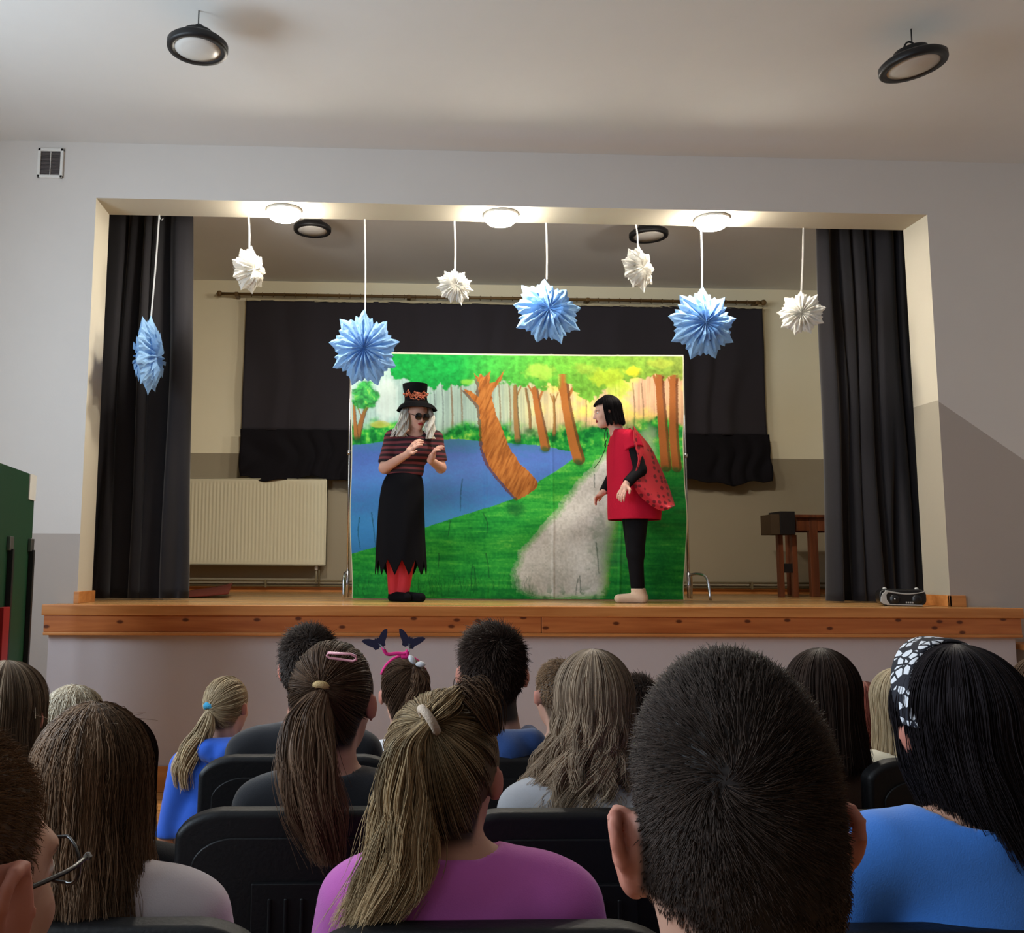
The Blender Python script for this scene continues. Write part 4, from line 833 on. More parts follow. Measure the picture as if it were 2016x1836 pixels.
def tied_hair(Vv_, H, tie_l, tail, widths, n_cap, n_tail, r, m, parent, rs, region=None, tail_wave=.004, wf=3., tail_r=None, ends=.25, lowh=-.08, fly=0, name='hair', infl=.013, tail_flat=.7):
    """hair combed to TIE_L (head space) and falling as a tail along TAIL (world points) with half-widths WIDTHS"""
    s = H['s']; cN = np.array([0, -.014, .026]); out = []; K = 12
    th = np.arccos(rs.uniform(-.75, 1, n_cap*2)); ph = rs.uniform(0, 2*PI, n_cap*2); rr_ = np.array([.075+infl, .094+infl, .092+infl]); D = np.stack([np.sin(th)*np.sin(ph), np.sin(th)*np.cos(ph), np.cos(th)], -1)
    Lb = ((Vv_-H['c'])@H['R'])/s; Lb = Lb[(hairline(Lb, .004, lowh) > .4)&(Lb[:, 2] > -.13)&~((np.abs(Lb[:, 0]) > .0815)&(Lb[:, 2] < .03))]; L0 = Lb[rs.randint(0, len(Lb), n_cap)]+rs.normal(0, .0015, (n_cap, 3)); ok = np.ones(len(L0), bool); D = (L0-cN)/rr_; rad0 = np.linalg.norm(D, axis=1)[:, None]; D = D/rad0
    if region is not None: ok &= region(L0)
    D = D[ok]; rad0 = rad0[ok]; n = len(D); tn = (np.array(tie_l)-cN)/rr_; tn = tn/np.linalg.norm(tn); t = np.linspace(0, 1, K); om = np.arccos(np.clip(D@tn, -.98, .98))[:, None]
    pts = np.zeros((n, K, 3)); clm = np.floor(np.arctan2(D[:, 0], D[:, 1])*12).astype(int); cr = np.random.RandomState(9).rand(900, 3); jr = rs.uniform(-.002, .005, n)[:, None]
    for k in range(K):
        a = t[k]**.9; q = (np.sin((1-a)*om)*D+np.sin(a*om)*tn)/np.sin(om); rad = rr_+jr*(.3+math.sin(PI*a))+.004*math.sin(PI*a)*(cr[clm % 900, 0]-.3)[:, None]; pts[:, k] = cN+q*rad*(rad0*.995+(1-rad0*.995)*sst(0, .35, t[k]))
    pts[:, -1] = np.array(tie_l)+(pts[:, -1]-np.array(tie_l))*.25; W1 = H['c']+s*(pts@H['R'].T)
    rn = np.clip(.5*cr[clm % 900, 1]+.5*rs.rand(n), 0, 1)
    o1 = (W1, rn)
    K2 = 26; tl_ = bez(tail, K2); wd = np.interp(np.linspace(0, 1, K2), np.linspace(0, 1, len(widths)), widths); n2 = n_tail; a = rs.uniform(0, 2*PI, n2); q = np.sqrt(rs.rand(n2)); ox, oy = q*np.cos(a), q*np.sin(a); cid = (np.floor((ox+1)*5)*11+np.floor((oy+1)*3)).astype(int); c3 = np.random.RandomState(3).rand(200, 4)[cid % 200]
    g = np.linspace(0, 1, K2); lenf = 1-ends*rs.rand(n2)**1.5*.9; P2 = np.zeros((n2, K2, 3))
    for k in range(K2):
        gg = g[k]*lenf; base_ = np.stack([np.interp(gg, g, tl_[:, j]) for j in range(3)], -1); w_ = np.interp(gg, g, wd)
        ww = tail_wave*np.minimum(1, gg*2.5)*np.sin(2*PI*(wf*gg+c3[:, 0])); P2[:, k] = base_+np.stack([ox*w_+ww+(c3[:, 1]-.5)*w_*.5*gg, oy*w_*tail_flat+ww*.4, 0*gg], -1)
    P2 += rs.normal(0, .002, (n2, 1, 3))*g[None, :, None]*2
    rn2 = np.clip(.8*c3[:, 2]+.2*rs.rand(n2), 0, 1)
    if fly:
        f_ = rs.randint(0, n2, fly); Pf = P2[f_]+rs.normal(0, .012, (fly, 1, 3))*g[None, :, None]; Pf = Pf+np.array([0, 0, 1])*0; P2 = np.vstack([P2, Pf]); rn2 = np.concatenate([rn2, rs.rand(fly)])
    # base meshes
    bs = [cap_base(H, infl-.003, lowh)] if region is None else []
    na = 12; Bv = []; 
    for k in range(K2):
        for j in range(na): an = 2*PI*j/na; Bv.append(tl_[k]+np.array([math.cos(an)*wd[k]*.72, math.sin(an)*wd[k]*.72*tail_flat, 0]))
    i = np.arange(K2*na).reshape(K2, na); i2 = np.roll(i, -1, 1); kk = int(K2*.8); Fb = np.stack([i[:kk-1], i[1:kk], i2[1:kk], i2[:kk-1]], -1).reshape(-1, 4); bs.append((np.array(Bv), Fb, .1))
    def rs_k(P, K_):
        n_, k_, _ = P.shape; x = np.linspace(0, k_-1, K_); i0 = np.minimum(x.astype(int), k_-2); f_ = (x-i0)[None, :, None]; return P[:, i0]*(1-f_)+P[:, i0+1]*f_
    Pall = np.vstack([rs_k(o1[0], K2), P2]); 
    gg_ = np.linspace(0, 1, K2)[None, :]; return strands(name, Pall, r, r*.4, np.clip(np.concatenate([o1[1][:, None]*.7+0*gg_, rn2[:, None]*.85+.4*(gg_-.2)]), 0, 1), m, parent, bs)

# ------------------------------------------------------------------ seated body
M_skin = attr_mat('skin', .55, spec=.3, sss=.12)
def cloth(name, c, **k): return mat('cloth_'+name, c, .9, var=.1, vscale=8, bump=.12, bscale=420, sheen=.3, spec=.15, **k)
def seated(spec, idx):
    d, s = spec['d'], spec.get('s', 1.); rs = np.random.RandomState(100+idx)
    top = atd(spec['u'], spec['v'], d); Hc = top-np.array([0, 0, (.128+spec.get('tall', 0)+spec.get('hv', .014))*s]); lean = spec.get('lean', 0.)
    H = head_frame(Hc, s, spec.get('yaw', 0), spec.get('pitch', 0), spec.get('roll', 0)); H['tall'] = spec.get('tall', 0); by = spec.get('byaw', 0.)
    bs = spec.get('bs', s); cy_, sy_ = math.cos(by), math.sin(by)
    neck0 = H['T']((0, -.035, -.04)); N0 = Hc+np.array([spec.get('nx', 0.), -.035*s, (-.178-spec.get('nd', 0))*s]); zs = spec.get('seat', .47); Hip = np.array([N0[0]-lean, N0[1]+.0, zs+.11])
    B = lambda o, x, y, z: o+np.array([(x*cy_+y*sy_)*bs, (-x*sy_+y*cy_)*bs, z*bs])
    t = thing('person', (N0[0], N0[1], 0), spec['label'], 'person', spec.get('group'))
    sw_ = spec.get('sw', .148); trunkL = N0[2]-Hip[2]
    Ch = N0+(Hip-N0)*.32; Wa = N0+(Hip-N0)*.72; tor = []
    tor.append(cone(B(N0, -sw_*.72, 0, -.035), B(N0, sw_*.72, 0, -.035), .052*bs, .052*bs, .05)); tor.append(ell(B(Ch, 0, .01, 0), (.15*bs, .1*bs, trunkL*.34), .05)); tor.append(ell(B(Wa, 0, .0, 0), (.13*bs, .1*bs, trunkL*.3), .05)); tor.append(ell(B(Hip, 0, .01, .0), (.15*bs, .12*bs, .1*bs), .05))
    nk = [cone(neck0, B(N0, 0, .0, -.02), spec.get('neckr', .052)*s, spec.get('neckr', .052)*s*1.05, .03), cone(B(N0, 0, -.005, -.01), B(N0, -.08, 0, -.04), .036*s, .034*s, .04), cone(B(N0, 0, -.005, -.01), B(N0, .08, 0, -.04), .036*s, .034*s, .04)]
    arm = {}; leg = []; pant = []; shoe = []; hands = []
    for sx in (-1, 1):
        sh = B(N0, sx*sw_, 0, -.05); el = B(N0, sx*(sw_+.045), .03, -.30); wr = B(N0, sx*.09, .24, 0); wr[2] = zs+.19; arm[sx] = (sh, el, wr)
        hd = wr+(wr-el)/np.linalg.norm(wr-el)*.05*bs; hands.append(ell(hd, (.036*bs, .04*bs, .02*bs), .015))
        fw = nrm(wr-el); sd = nrm(np.cross(fw, [0, 0, 1])); 
        for k, (o_, l_) in enumerate(((-.027, .045), (-.009, .055), (.009, .052), (.027, .042))): a_ = hd+sd*o_*bs+fw*.02*bs; b_ = a_+fw*l_*.6*bs; c_ = b_+(fw*.5-np.array([0, 0, .8]))*l_*.5*bs; hands += [cone(a_, b_, .0095*bs, .0085*bs, .004), cone(b_, c_, .0085*bs, .007*bs, .004)]
        a_ = hd-sd*sx*.03*bs; hands.append(cone(a_, a_-sd*sx*.02*bs+fw*.03*bs, .011*bs, .009*bs, .006))
        kn = B(Hip, sx*.1, .34, 0); kn[2] = zs+.06; an = kn+np.array([0, .04, 0]); an[2] = .09; leg += [cone(B(Hip, sx*.07, .04, -.02), kn, .078*bs, .056*bs, .03), cone(kn, an, .056*bs, .036*bs, .02)]; shoe.append((an, B(an, 0, .12, 0)))
        leg.append(cone(an, an+np.array([0, .0, -.04]), .036*bs, .034*bs, .02)); 
    armp = {sx: [cone(arm[sx][0], arm[sx][1], .046*bs, .036*bs, .03), cone(arm[sx][1], arm[sx][2], .036*bs, .026*bs, .02)] for sx in (-1, 1)}
    hp = head_prims(H, spec.get('fine', False), spec.get('ear', 1.))
    reg = (lambda L: hairline(L, spec.get('soft', .012), spec.get('low', -.085))*(nape(L) if spec.get('fine') else 1)) if spec.get('scalp', True) else None
    feet = []
    for an, toe in shoe: a_ = an.copy(); a_[2] = .035; b_ = toe.copy(); b_[2] = .03; feet.append(cone(a_, b_, .032*bs, .028*bs, .02))
    o, Vv = skin('body', hp+nk+tor+armp[-1]+armp[1]+hands+leg+feet, spec.get('res', .009), M_skin, t, color=head_colors(H, spec.get('skin', (196, 150, 128)), spec['hairc'][0], reg), sm=spec.get('sm', 1))
    # clothes
    th = .010; M_s = spec['shirt']; pr = puff(tor, th)+[cone(B(N0, 0, -.005, -.005), B(N0, -.1, 0, -.04), .05*bs, .046*bs, .04), cone(B(N0, 0, -.005, -.005), B(N0, .1, 0, -.04), .05*bs, .046*bs, .04)]; pr[0] = dict(pr[0], k=.04)
    for sx in (-1, 1):
        sh, el, wr = arm[sx]
        if spec.get('long'): pr += [cone(sh, el, (.046*bs+th+.004), .036*bs+th+.004, .03), cone(el, el+(wr-el)*.95, .036*bs+th+.002, .028*bs+th, .02, True)]
        else: pr += [cone(sh, sh+(el-sh)*.62, .046*bs+th+.006, .044*bs+th+.008, .03, True)]
    nkr = spec.get('collar', .05)
    cz = N0[2]+.012
    sd_ = [dict(cone(B(N0, 0, .012, -.03), B(N0, 0, .0, .1), (nkr)*bs, (nkr+.012)*bs, .012), sub=True)]
    hood = []
    if spec.get('hood'): hood = [cone(B(N0, -.06, -.075, .02), B(N0, .06, -.075, .02), .042*bs, .042*bs, .02), cone(B(N0, -.07, -.06, .025), B(N0, -.075, .04, .03), .034*bs, .026*bs, .02), cone(B(N0, .07, -.06, .025), B(N0, .075, .04, .03), .034*bs, .026*bs, .02), cone(B(N0, 0, -.1, -.0), B(N0, 0, -.105, -.1), .05*bs, .02*bs, .02), cone(B(N0, -.05, -.1, -.0), B(N0, .02, -.115, -.06), .022*bs, .014*bs, .008)]
    zc_ = Hip[2]-.04
    skin(spec.get('garment', 'shirt'), pr+sd_+hood, spec.get('cres', .009), M_s, t, cut=lambda X_, Y_, Z_: zc_-Z_, sm=2)
    skin('trousers', [p for p in puff([ell(B(Hip, 0, .01, -.02), (.15*bs, .12*bs, .09*bs), .05)]+leg, .009)], .012, spec.get('pants', M_pants), t, cut=lambda X_, Y_, Z_: .07-Z_)
    for an, toe in shoe:
        a_ = an.copy(); a_[2] = .045; b_ = toe.copy(); b_[2] = .04; skin('shoe', [cone(a_, b_, .042*bs, .038*bs, .02), cone(a_, a_+np.array([0, 0, .04]), .04*bs, .038*bs, .02)], .01, spec.get('shoes', M_shoe), t, cut=lambda X_, Y_, Z_: .002-Z_)
    return t, H, Vv, rs, N0, B
M_pants = cloth('dark_blue_denim', (44, 50, 70)); M_shoe = mat('shoe_leather', (50, 42, 38), .6)

C_ = {k: cloth(k, v) for k, v in dict(pink=(206, 106, 190), blue=(66, 128, 216), black=(26, 26, 30), grey=(186, 186, 190), pale=(206, 198, 202), navy=(32, 36, 52), royal=(48, 98, 206), sky=(160, 184, 220), white=(226, 228, 232), cream=(226, 214, 186), darkblue=(38, 66, 118), dred=(110, 40, 44), brown=(92, 66, 52), olive=(70, 66, 52)).items()}
HM = {k: hair_mat('hair_'+k, a, b) for k, (a, b) in dict(dkbrown=((22, 16, 15), (70, 55, 47)), brown=((38, 26, 21), (126, 98, 76)), honey=((62, 45, 32), (218, 186, 142)), blonde=((104, 80, 54), (232, 208, 168)), ash=((62, 48, 40), (182, 158, 132)), pale=((150, 132, 106), (240, 226, 200)), black=((14, 12, 14), (52, 46, 48)), red=((66, 28, 24), (150, 84, 70)), crop=((34, 28, 25), (84, 71, 64)), lcrop=((68, 50, 36), (156, 124, 94)), nut=((50, 37, 30), (166, 134, 106))).items()}
def hb(name, pts, r, m, parent, n=8, closed=False): return MB().tube(pts, r, n, closed=closed).build(name, m, parent, smooth=True)
def ring_on(c, axis, R, r, m, parent, name='hair_tie'):
    ax = nrm(axis); a = nrm(np.cross(ax, [.3, .9, .1])); b = np.cross(ax, a); return hb(name, [np.array(c)+R*(math.cos(s_)*a+math.sin(s_)*b) for s_ in np.linspace(0, 2*PI, 20)[:-1]], r, m, parent, 8, True)
M_tie = mat('tan_hair_tie', (190, 160, 110), .8, bump=.3, bscale=300); M_tie2 = mat('pale_hair_tie', (200, 180, 160), .8, bump=.3, bscale=300); M_teal = mat('teal_scrunchie', (60, 150, 190), .8, bump=.3, bscale=200)
M_clip = mat('pink_clip', (244, 176, 186), .35, var=.02); M_dt = mat('dark_hair_tie', (40, 30, 28), .8)
BRn = 'dkbrown'
# near boy ----------------------------------------------------------------
sp = dict(u=1424, v=1262, d=.72, s=.92, tall=.032,  hairc=((40, 32, 29),), shirt=C_['navy'], label='boy with short dark brown hair, seen from behind, largest head in front', fine=True, ear=.85, res=.0042, cres=.008, roll=-.03, yaw=.03, hv=.008, soft=.02, low=-.10, neckr=.064, bs=1.0, sm=2)
t, H, Vv, rs, N0, B = seated(sp, 0); short_hair(H, Vv, 36000, .0125, .00036, HM['crop'], t, rs, lift=.34, low=-.108, messy=.14, crown=(-.03, -.09, .07))
# boy with glasses --------------------------------------------------------
sp = dict(u=-112, v=1400, d=.74, s=1.02, yaw=.47, hairc=((96, 74, 56),), shirt=C_['navy'], label='boy with short light brown hair and thin dark glasses at the left edge', fine=True, ear=1.0, res=.0045, hv=.008, soft=.02, low=-.11, sm=2)
t, H, Vv, rs, N0, B = seated(sp, 1); short_hair(H, Vv, 16000, .012, .00042, HM['lcrop'], t, rs, lift=.5, low=-.1, messy=.22)
M_gl = mat('dark_glasses_frame', (36, 30, 28), .3, spec=.6); M_gm = mat('grey_metal', (150, 150, 150), .3, metal=.9)
g = thing('glasses', H['T']((0, .09, 0)), 'thin dark framed glasses worn by the boy at the left edge', 'glasses'); T = H['T']
for sx in (-1, 1):
    hb('lens_rim', [T((sx*(.034+.027*math.cos(a)), .103-.012*abs(math.cos(a)), .0+.019*math.sin(a))) for a in np.linspace(0, 2*PI, 25)[:-1]], .0016, M_gl, g, 6, True)
    hb('temple', bez([T((sx*.064, .096, .008)), T((sx*.078, .06, .008)), T((sx*.081, .0, .006)), T((sx*.082, -.012, -.004)), T((sx*.083, -.022, -.03))], 16), .0022, M_gl, g, 6)
    MB().lathe([(.002, -.003), (.004, 0), (.002, .003)], T((sx*.064, .097, .008)), 8).build('hinge', M_gm, g)
hb('bridge', bez([T((-.008, .104, .004)), T((0, .107, .007)), T((.008, .104, .004))], 6), .0014, M_gl, g, 6)
# pink girl ---------------------------------------------------------------
sp = dict(u=880, v=1352, d=1.58, s=1.05, yaw=.42, byaw=.05, nx=.02, nd=-.045, hairc=((60, 44, 36),), shirt=C_['pink'], label='girl in pink shirt with long dark blonde ponytail falling over her back', res=.008, cres=.007, bs=1.12, sw=.15, low=-.09)
t, H, Vv, rs, N0, B = seated(sp, 2); dD = 1.47
tie = np.array([-.075, -.085, .058]); tw = atd(842, 1418, 1.475); tl_ = H['R'].T@(tw-H['c'])/H['s']
tail = [tw, atd(803, 1470, 1.455), atd(795, 1560, 1.45), atd(790, 1650, 1.44), atd(765, 1740, 1.43), atd(715, 1830, 1.41)]
tied_hair(Vv, H, tl_, tail, [.014, .03, .042, .05, .056, .045], 3800, 3000, .0007, HM['honey'], t, rs, tail_wave=.006, wf=2.2, fly=320, ends=.35, infl=.016)
ring_on(tw+np.array([.002, 0, 0]), tail[1]-tw+np.array([-.03, 0, 0]), .022, .0075, M_tie2, t)
# lock tied on top running down to the tie
tp = atd(905, 1362, 1.52); q = np.random.RandomState(4); lk_ = bez([tp+np.array([0, 0, .004]), atd(885, 1380, 1.49), atd(862, 1400, 1.475), tw], 14); PP = lk_[None]+(q.normal(0, 1, (260, 1, 3))*np.array([.006, .006, .006]))*(.6+np.sin(np.linspace(0, PI, 14)))[None, :, None]
strands('braided_lock', PP, .0008, .0006, q.rand(260), HM['honey'], t)
PP = bez([tp+np.array([.0, 0, .0]), atd(930, 1358, 1.51), atd(955, 1385, 1.5), atd(975, 1440, 1.5)], 14)[None]+(q.normal(0, 1, (260, 1, 3))*np.array([.008, .006, .007]))*(.6+np.sin(np.linspace(0, PI, 14)))[None, :, None]
strands('braided_lock', PP, .0008, .0006, q.rand(260), HM['brown'], t); ring_on(tp, np.array([1, 0, .2]), .012, .004, M_dt, t)
# girl in grey white shirt, left --------------------------------------------
sp = dict(u=190, v=1380, d=1.58, s=1.0, yaw=-.1, nx=.02, nd=-.03, hairc=((56, 42, 34),), shirt=C_['pale'], label='girl in pale grey shirt with long loose brown hair, left side, middle row', res=.008, cres=.007, bs=1.05, sw=.155)
t, H, Vv, rs, N0, B = seated(sp, 3); long_hair(H, 5200, .29, .0007, HM['nut'], t, rs, flare=1.12, vol=.013, wave=.004, wfreq=2, messy=.008, open_az=.7, drift=(.02, 0), back=.03, frizz=.0012, tips=.35)
PP = H['c']+H['s']*((np.array([0, -.03, .118])+rs.normal(0, 1, (70, 1, 3))*np.array([.03, .03, .003]))+np.stack([np.linspace(0, 1, 8)]*3, -1)[None]*rs.normal(0, 1, (70, 1, 3))*np.array([.025, .025, .01])); strands('loose_wisps', PP, .0004, .0003, rs.rand(70), HM['ash'], t)
# girl in blue shirt, right --------------------------------------------------
sp = dict(u=1868, v=1264, d=1.58, s=1.06, yaw=-.12, nx=.0, nd=-.035, hairc=((24, 20, 20),), shirt=C_['blue'], label='girl in bright blue shirt with long black hair and patterned headband, right', res=.008, cres=.007, bs=1.28, sw=.17, collar=.06, skin=(186, 140, 118))
t, H, Vv, rs, N0, B = seated(sp, 4); long_hair(H, 5600, .25, .0008, HM['black'], t, rs, flare=1.15, vol=.013, wave=.003, wfreq=1.5, messy=.007, open_az=1.1, drift=(.07, 0), back=.01, lenf=lambda a: np.interp(a, [0, 2.6, 3.3, 7], [1.35, 1.2, .72, .62]))
ng = 60; vb = []; cb = []
for i in range(ng+1):
    a = -1.75+3.5*i/ng; wd_ = .036*(1-.45*abs(a)/1.75)
    for j in range(13):
        w_ = (j/12-.5)*2*wd_; y0 = .03-.052*(abs(a)/1.75)**2; L = np.array([.0965*math.sin(a), y0+w_, .035+.1135*math.cos(a)]); L[2] -= 5*w_*w_*0; k_ = math.sqrt(max(0, 1-(abs(w_)/wd_)**4)); L = L*(1-.03*(1-k_)); vb.append(H['T'](L))
vb = np.array(vb); i = np.arange((ng+1)*13).reshape(ng+1, 13); Fb = np.stack([i[:-1, :-1], i[1:, :-1], i[1:, 1:], i[:-1, 1:]], -1).reshape(-1, 4)
def pattern_mat():
    m, nt, b = newmat('black_white_print'); L = nt.links.new; tc = N(nt, 'ShaderNodeTexCoord'); v = N(nt, 'ShaderNodeTexVoronoi'); v.inputs['Scale'].default_value = 62; L(tc.outputs['Object'], v.inputs['Vector'])
    v2 = N(nt, 'ShaderNodeTexVoronoi', feature='DISTANCE_TO_EDGE'); v2.inputs['Scale'].default_value = 62; L(tc.outputs['Object'], v2.inputs['Vector'])
    m1 = N(nt, 'ShaderNodeMath', operation='GREATER_THAN'); L(v2.outputs['Distance'], m1.inputs[0]); m1.inputs[1].default_value = .11; sp_ = N(nt, 'ShaderNodeSeparateColor'); L(v.outputs['Color'], sp_.inputs[0]); m2 = N(nt, 'ShaderNodeMath', operation='GREATER_THAN'); L(sp_.outputs[0], m2.inputs[0]); m2.inputs[1].default_value = .3
    m3 = N(nt, 'ShaderNodeMath', operation='MULTIPLY'); L(m1.outputs[0], m3.inputs[0]); L(m2.outputs[0], m3.inputs[1]); mx = N(nt, 'ShaderNodeMix', data_type='RGBA'); L(m3.outputs[0], mx.inputs[0]); mx.inputs[6].default_value = (*lin((22, 22, 34)), 1); mx.inputs[7].default_value = (*lin((226, 226, 230)), 1); L(mx.outputs[2], b.inputs['Base Color']); b.inputs['Roughness'].default_value = .8; return m
o = npmesh('headband', vb, Fb, pattern_mat(), t); s_ = o.modifiers.new('solid', 'SOLIDIFY'); s_.thickness = .004
# row with chair tops at mid height -------------------------------------------
sp = dict(u=662, v=1254, d=2.3, s=1.15, nd=-.02, yaw=.3, hairc=((44, 32, 28),), shirt=C_['black'], label='girl in black shirt with brown ponytail and pink hair clip', res=.009, bs=1.1, sw=.16, low=-.09)
t, H, Vv, rs, N0, B = seated(sp, 5); tw = atd(634, 1353, 2.165); tl_ = H['R'].T@(tw-H['c'])/H['s']
tied_hair(Vv, H, tl_, [tw, atd(608, 1410, 2.11), atd(606, 1500, 2.03), atd(620, 1600, 1.98), atd(648, 1700, 1.98)], [.018, .048, .062, .06, .03], 3200, 2600, .0009, HM['brown'], t, rs, tail_wave=.005, wf=2, fly=160, ends=.4)
ring_on(tw, (tail[1]-tail[0])*0+np.array([-.2, -.6, -1]), .017, .009, M_tie, t)
pc = atd(673, 1290, 2.155); hb('hair_clip', [pc+np.array([-.033, 0, .006])]+[pc+np.array(p_) for p_ in ((.02, -.004, .004), (.033, -.002, -.001), (.034, 0, -.009), (.026, 0, -.013), (-.03, 0, -.005), (-.035, 0, 0))], .0032, M_clip, t, 6, True)
sp = dict(u=1166, v=1274, d=2.36, s=1.06, yaw=.0, hairc=((96, 74, 58),), shirt=C_['grey'], label='girl in light grey shirt with long wavy blonde hair, centre', res=.009, bs=1.15, sw=.16)
t, H, Vv, rs, N0, B = seated(sp, 6); long_hair(H, 4800, .30, .0009, HM['ash'], t, rs, flare=1.75, vol=.012, wave=.013, wfreq=3.0, messy=.005, open_az=.8, drift=(-.06, .0), back=-.01, tips=.7)
sp = dict(u=20, v=1298, d=2.62, s=1.15, yaw=.15, hairc=((70, 52, 40),), shirt=C_['olive'], label='child with shoulder length brown blonde hair at the far left edge', res=.011, bs=1.05)
t, H, Vv, rs, N0, B = seated(sp, 7); long_hair(H, 3000, .17, .001, HM['ash'], t, rs, vol=.014, open_az=.8)
sp = dict(u=236, v=1402, d=2.2, s=1.0, yaw=.2, hairc=((34, 26, 24),), shirt=C_['black'], label='girl with long straight dark brown hair, mostly hidden behind the girl in pale grey', res=.011, bs=1.0)
t, H, Vv, rs, N0, B = seated(sp, 8); long_hair(H, 3000, .32, .001, HM['dkbrown'], t, rs, vol=.012, open_az=.8, flare=1.05)
sp = dict(u=148, v=1352, d=3.3, s=1.0, yaw=.1, hairc=((170, 150, 120),), shirt=C_['cream'], label='child with fluffy white blond hair, far left in a front row', res=.012)
t, H, Vv, rs, N0, B = seated(sp, 9); long_hair(H, 2400, .13, .001, HM['pale'], t, rs, vol=.02, open_az=.8, messy=.014, frizz=.002)
sp = dict(u=612, v=1230, d=2.95, s=1.08, yaw=.15, hairc=((48, 38, 34),), shirt=C_['black'], label='boy in black shirt with short dark hair behind the girl with the pink clip', res=.009, low=-.11, hv=.006, bs=1.12, sw=.16, nx=-.01, skin=(200, 140, 120), ear=1.5)
t, H, Vv, rs, N0, B = seated(sp, 10); short_hair(H, Vv, 7000, .02, .0011, HM['crop'], t, rs, lift=.7, low=-.1)
sp = dict(u=969, v=1229, d=2.85, s=1.17, yaw=.03, hairc=((36, 28, 26),), shirt=C_['darkblue'], label='boy with short dark hair and blue and black hoodie, centre', res=.009, low=-.115, hv=.006, hood=True, long=True, garment='hoodie', bs=1.1, nx=.03, ear=1.4)
t, H, Vv, rs, N0, B = seated(sp, 11); short_hair(H, Vv, 9000, .024, .0011, HM['dkbrown'], t, rs, lift=.7, low=-.105)
sp = dict(u=1098, v=1296, d=3.3, s=1.0, yaw=-.3, hairc=((96, 78, 62),), shirt=C_['sky'], label='small boy with cropped light brown hair and light blue top with dark red collar', res=.01, low=-.1, hv=.004, ear=1.5)
t, H, Vv, rs, N0, B = seated(sp, 12); short_hair(H, Vv, 5000, .012, .0011, HM['lcrop'], t, rs, lift=.5, low=-.1); ring_on(N0+np.array([0, 0, .0]), (0, .1, 1), .062, .012, C_['dred'], t, 'collar')
sp = dict(u=1253, v=1325, d=3.7, s=.95, yaw=.1, hairc=((30, 22, 20),), shirt=C_['black'], label='child with dark brown hair just visible between the wavy blonde girl and the near boy', res=.012)
t, H, Vv, rs, N0, B = seated(sp, 13); short_hair(H, Vv, 4000, .03, .0013, HM['dkbrown'], t, rs, lift=.6, low=-.1)
sp = dict(u=1614, v=1274, d=2.86, s=1.14, yaw=.2, hairc=((46, 34, 30),), shirt=C_['brown'], label='girl with smooth brown hair behind the near boy on his right', res=.011, bs=1.0)
t, H, Vv, rs, N0, B = seated(sp, 14); long_hair(H, 3200, .17, .001, HM['dkbrown'], t, rs, vol=.014, open_az=.8)
sp = dict(u=1697, v=1338, d=3.75, s=.95, yaw=.1, hairc=((70, 32, 28),), shirt=C_['dred'], label='child with dark red brown hair between the brown haired and blonde girls, right', res=.012)
t, H, Vv, rs, N0, B = seated(sp, 15); long_hair(H, 2400, .13, .0012, HM['red'], t, rs, vol=.01, open_az=.8, wave=.005)
sp = dict(u=1765, v=1312, d=3.2, s=.99, yaw=-.1, hairc=((170, 144, 108),), shirt=C_['cream'], label='girl with blonde hair and cream top beside the patterned headband', res=.011, bs=1.25, nx=-.03)
t, H, Vv, rs, N0, B = seated(sp, 16); long_hair(H, 2800, .22, .001, HM['blonde'], t, rs, vol=.012, open_az=.8, flare=1.1)
sp = dict(u=2058, v=1290, d=2.7, s=1.0, yaw=-.3, hairc=((70, 50, 40),), shirt=C_['olive'], label='child with curly brown hair cut off by the right edge', res=.012)
t, H, Vv, rs, N0, B = seated(sp, 17); long_hair(H, 2200, .16, .0012, HM['brown'], t, rs, vol=.02, wave=.01, messy=.01, open_az=.8)
# girl with the butterfly headband ----------------------------------------------
sp = dict(u=797, v=1290, d=3.5, s=1.06, yaw=-.12, hairc=((80, 60, 50),), shirt=C_['white'], label='girl in white top with butterfly headband and white bow', res=.01, bs=.95)
t, H, Vv, rs, N0, B = seated(sp, 18); tw = atd(818, 1312, 3.41); tl_ = H['R'].T@(tw-H['c'])/H['s']
tied_hair(Vv, H, tl_, [tw, atd(821, 1340, 3.38), atd(812, 1375, 3.37), atd(800, 1410, 3.38)], [.012, .03, .04, .03], 2200, 900, .0013, HM['brown'], t, rs, fly=60)
M_bow = mat('white_bow', (228, 230, 232), .5); q = MB(); bc = atd(817, 1307, 3.4)
for sx in (-1, 1): q.lathe([(.001, 0), (.008, .008), (.012, .022), (.008, .034), (.001, .04)], bc, 8, Matrix.Rotation(.5+sx*1.1, 3, 'Y'))
q.build('bow', M_bow, t, smooth=True)
hbn = thing('butterfly_headband', H['T']((0, 0, .12)), 'bright pink headband with two dark butterflies on springs', 'headband'); M_pk = mat('hot_pink_felt', (226, 44, 130), .7); T = H['T']
aa = np.linspace(-1.2, 1.2, 24); hb('band', [T((.088*math.sin(a), .02, .035+.104*math.cos(a))) for a in aa], .006, M_pk, hbn, 8)
e0, e1 = atd(757, 1277, 3.42), atd(805, 1283, 3.42); 
hb('pink_loop', bez([atd(754, 1274, 3.43), atd(762, 1287, 3.43), atd(780, 1286, 3.43), atd(797, 1286, 3.43), atd(803, 1280, 3.43)], 14), .007, M_pk, hbn, 8); hb('pink_loop', bez([atd(801, 1282, 3.43), atd(801, 1292, 3.43), atd(790, 1292, 3.43)], 8), .008, M_pk, hbn, 8)
M_bf = mat('dark_butterfly_felt', (40, 36, 60), .8); M_spr = mat('spring_wire', (190, 190, 195), .3, metal=.8)
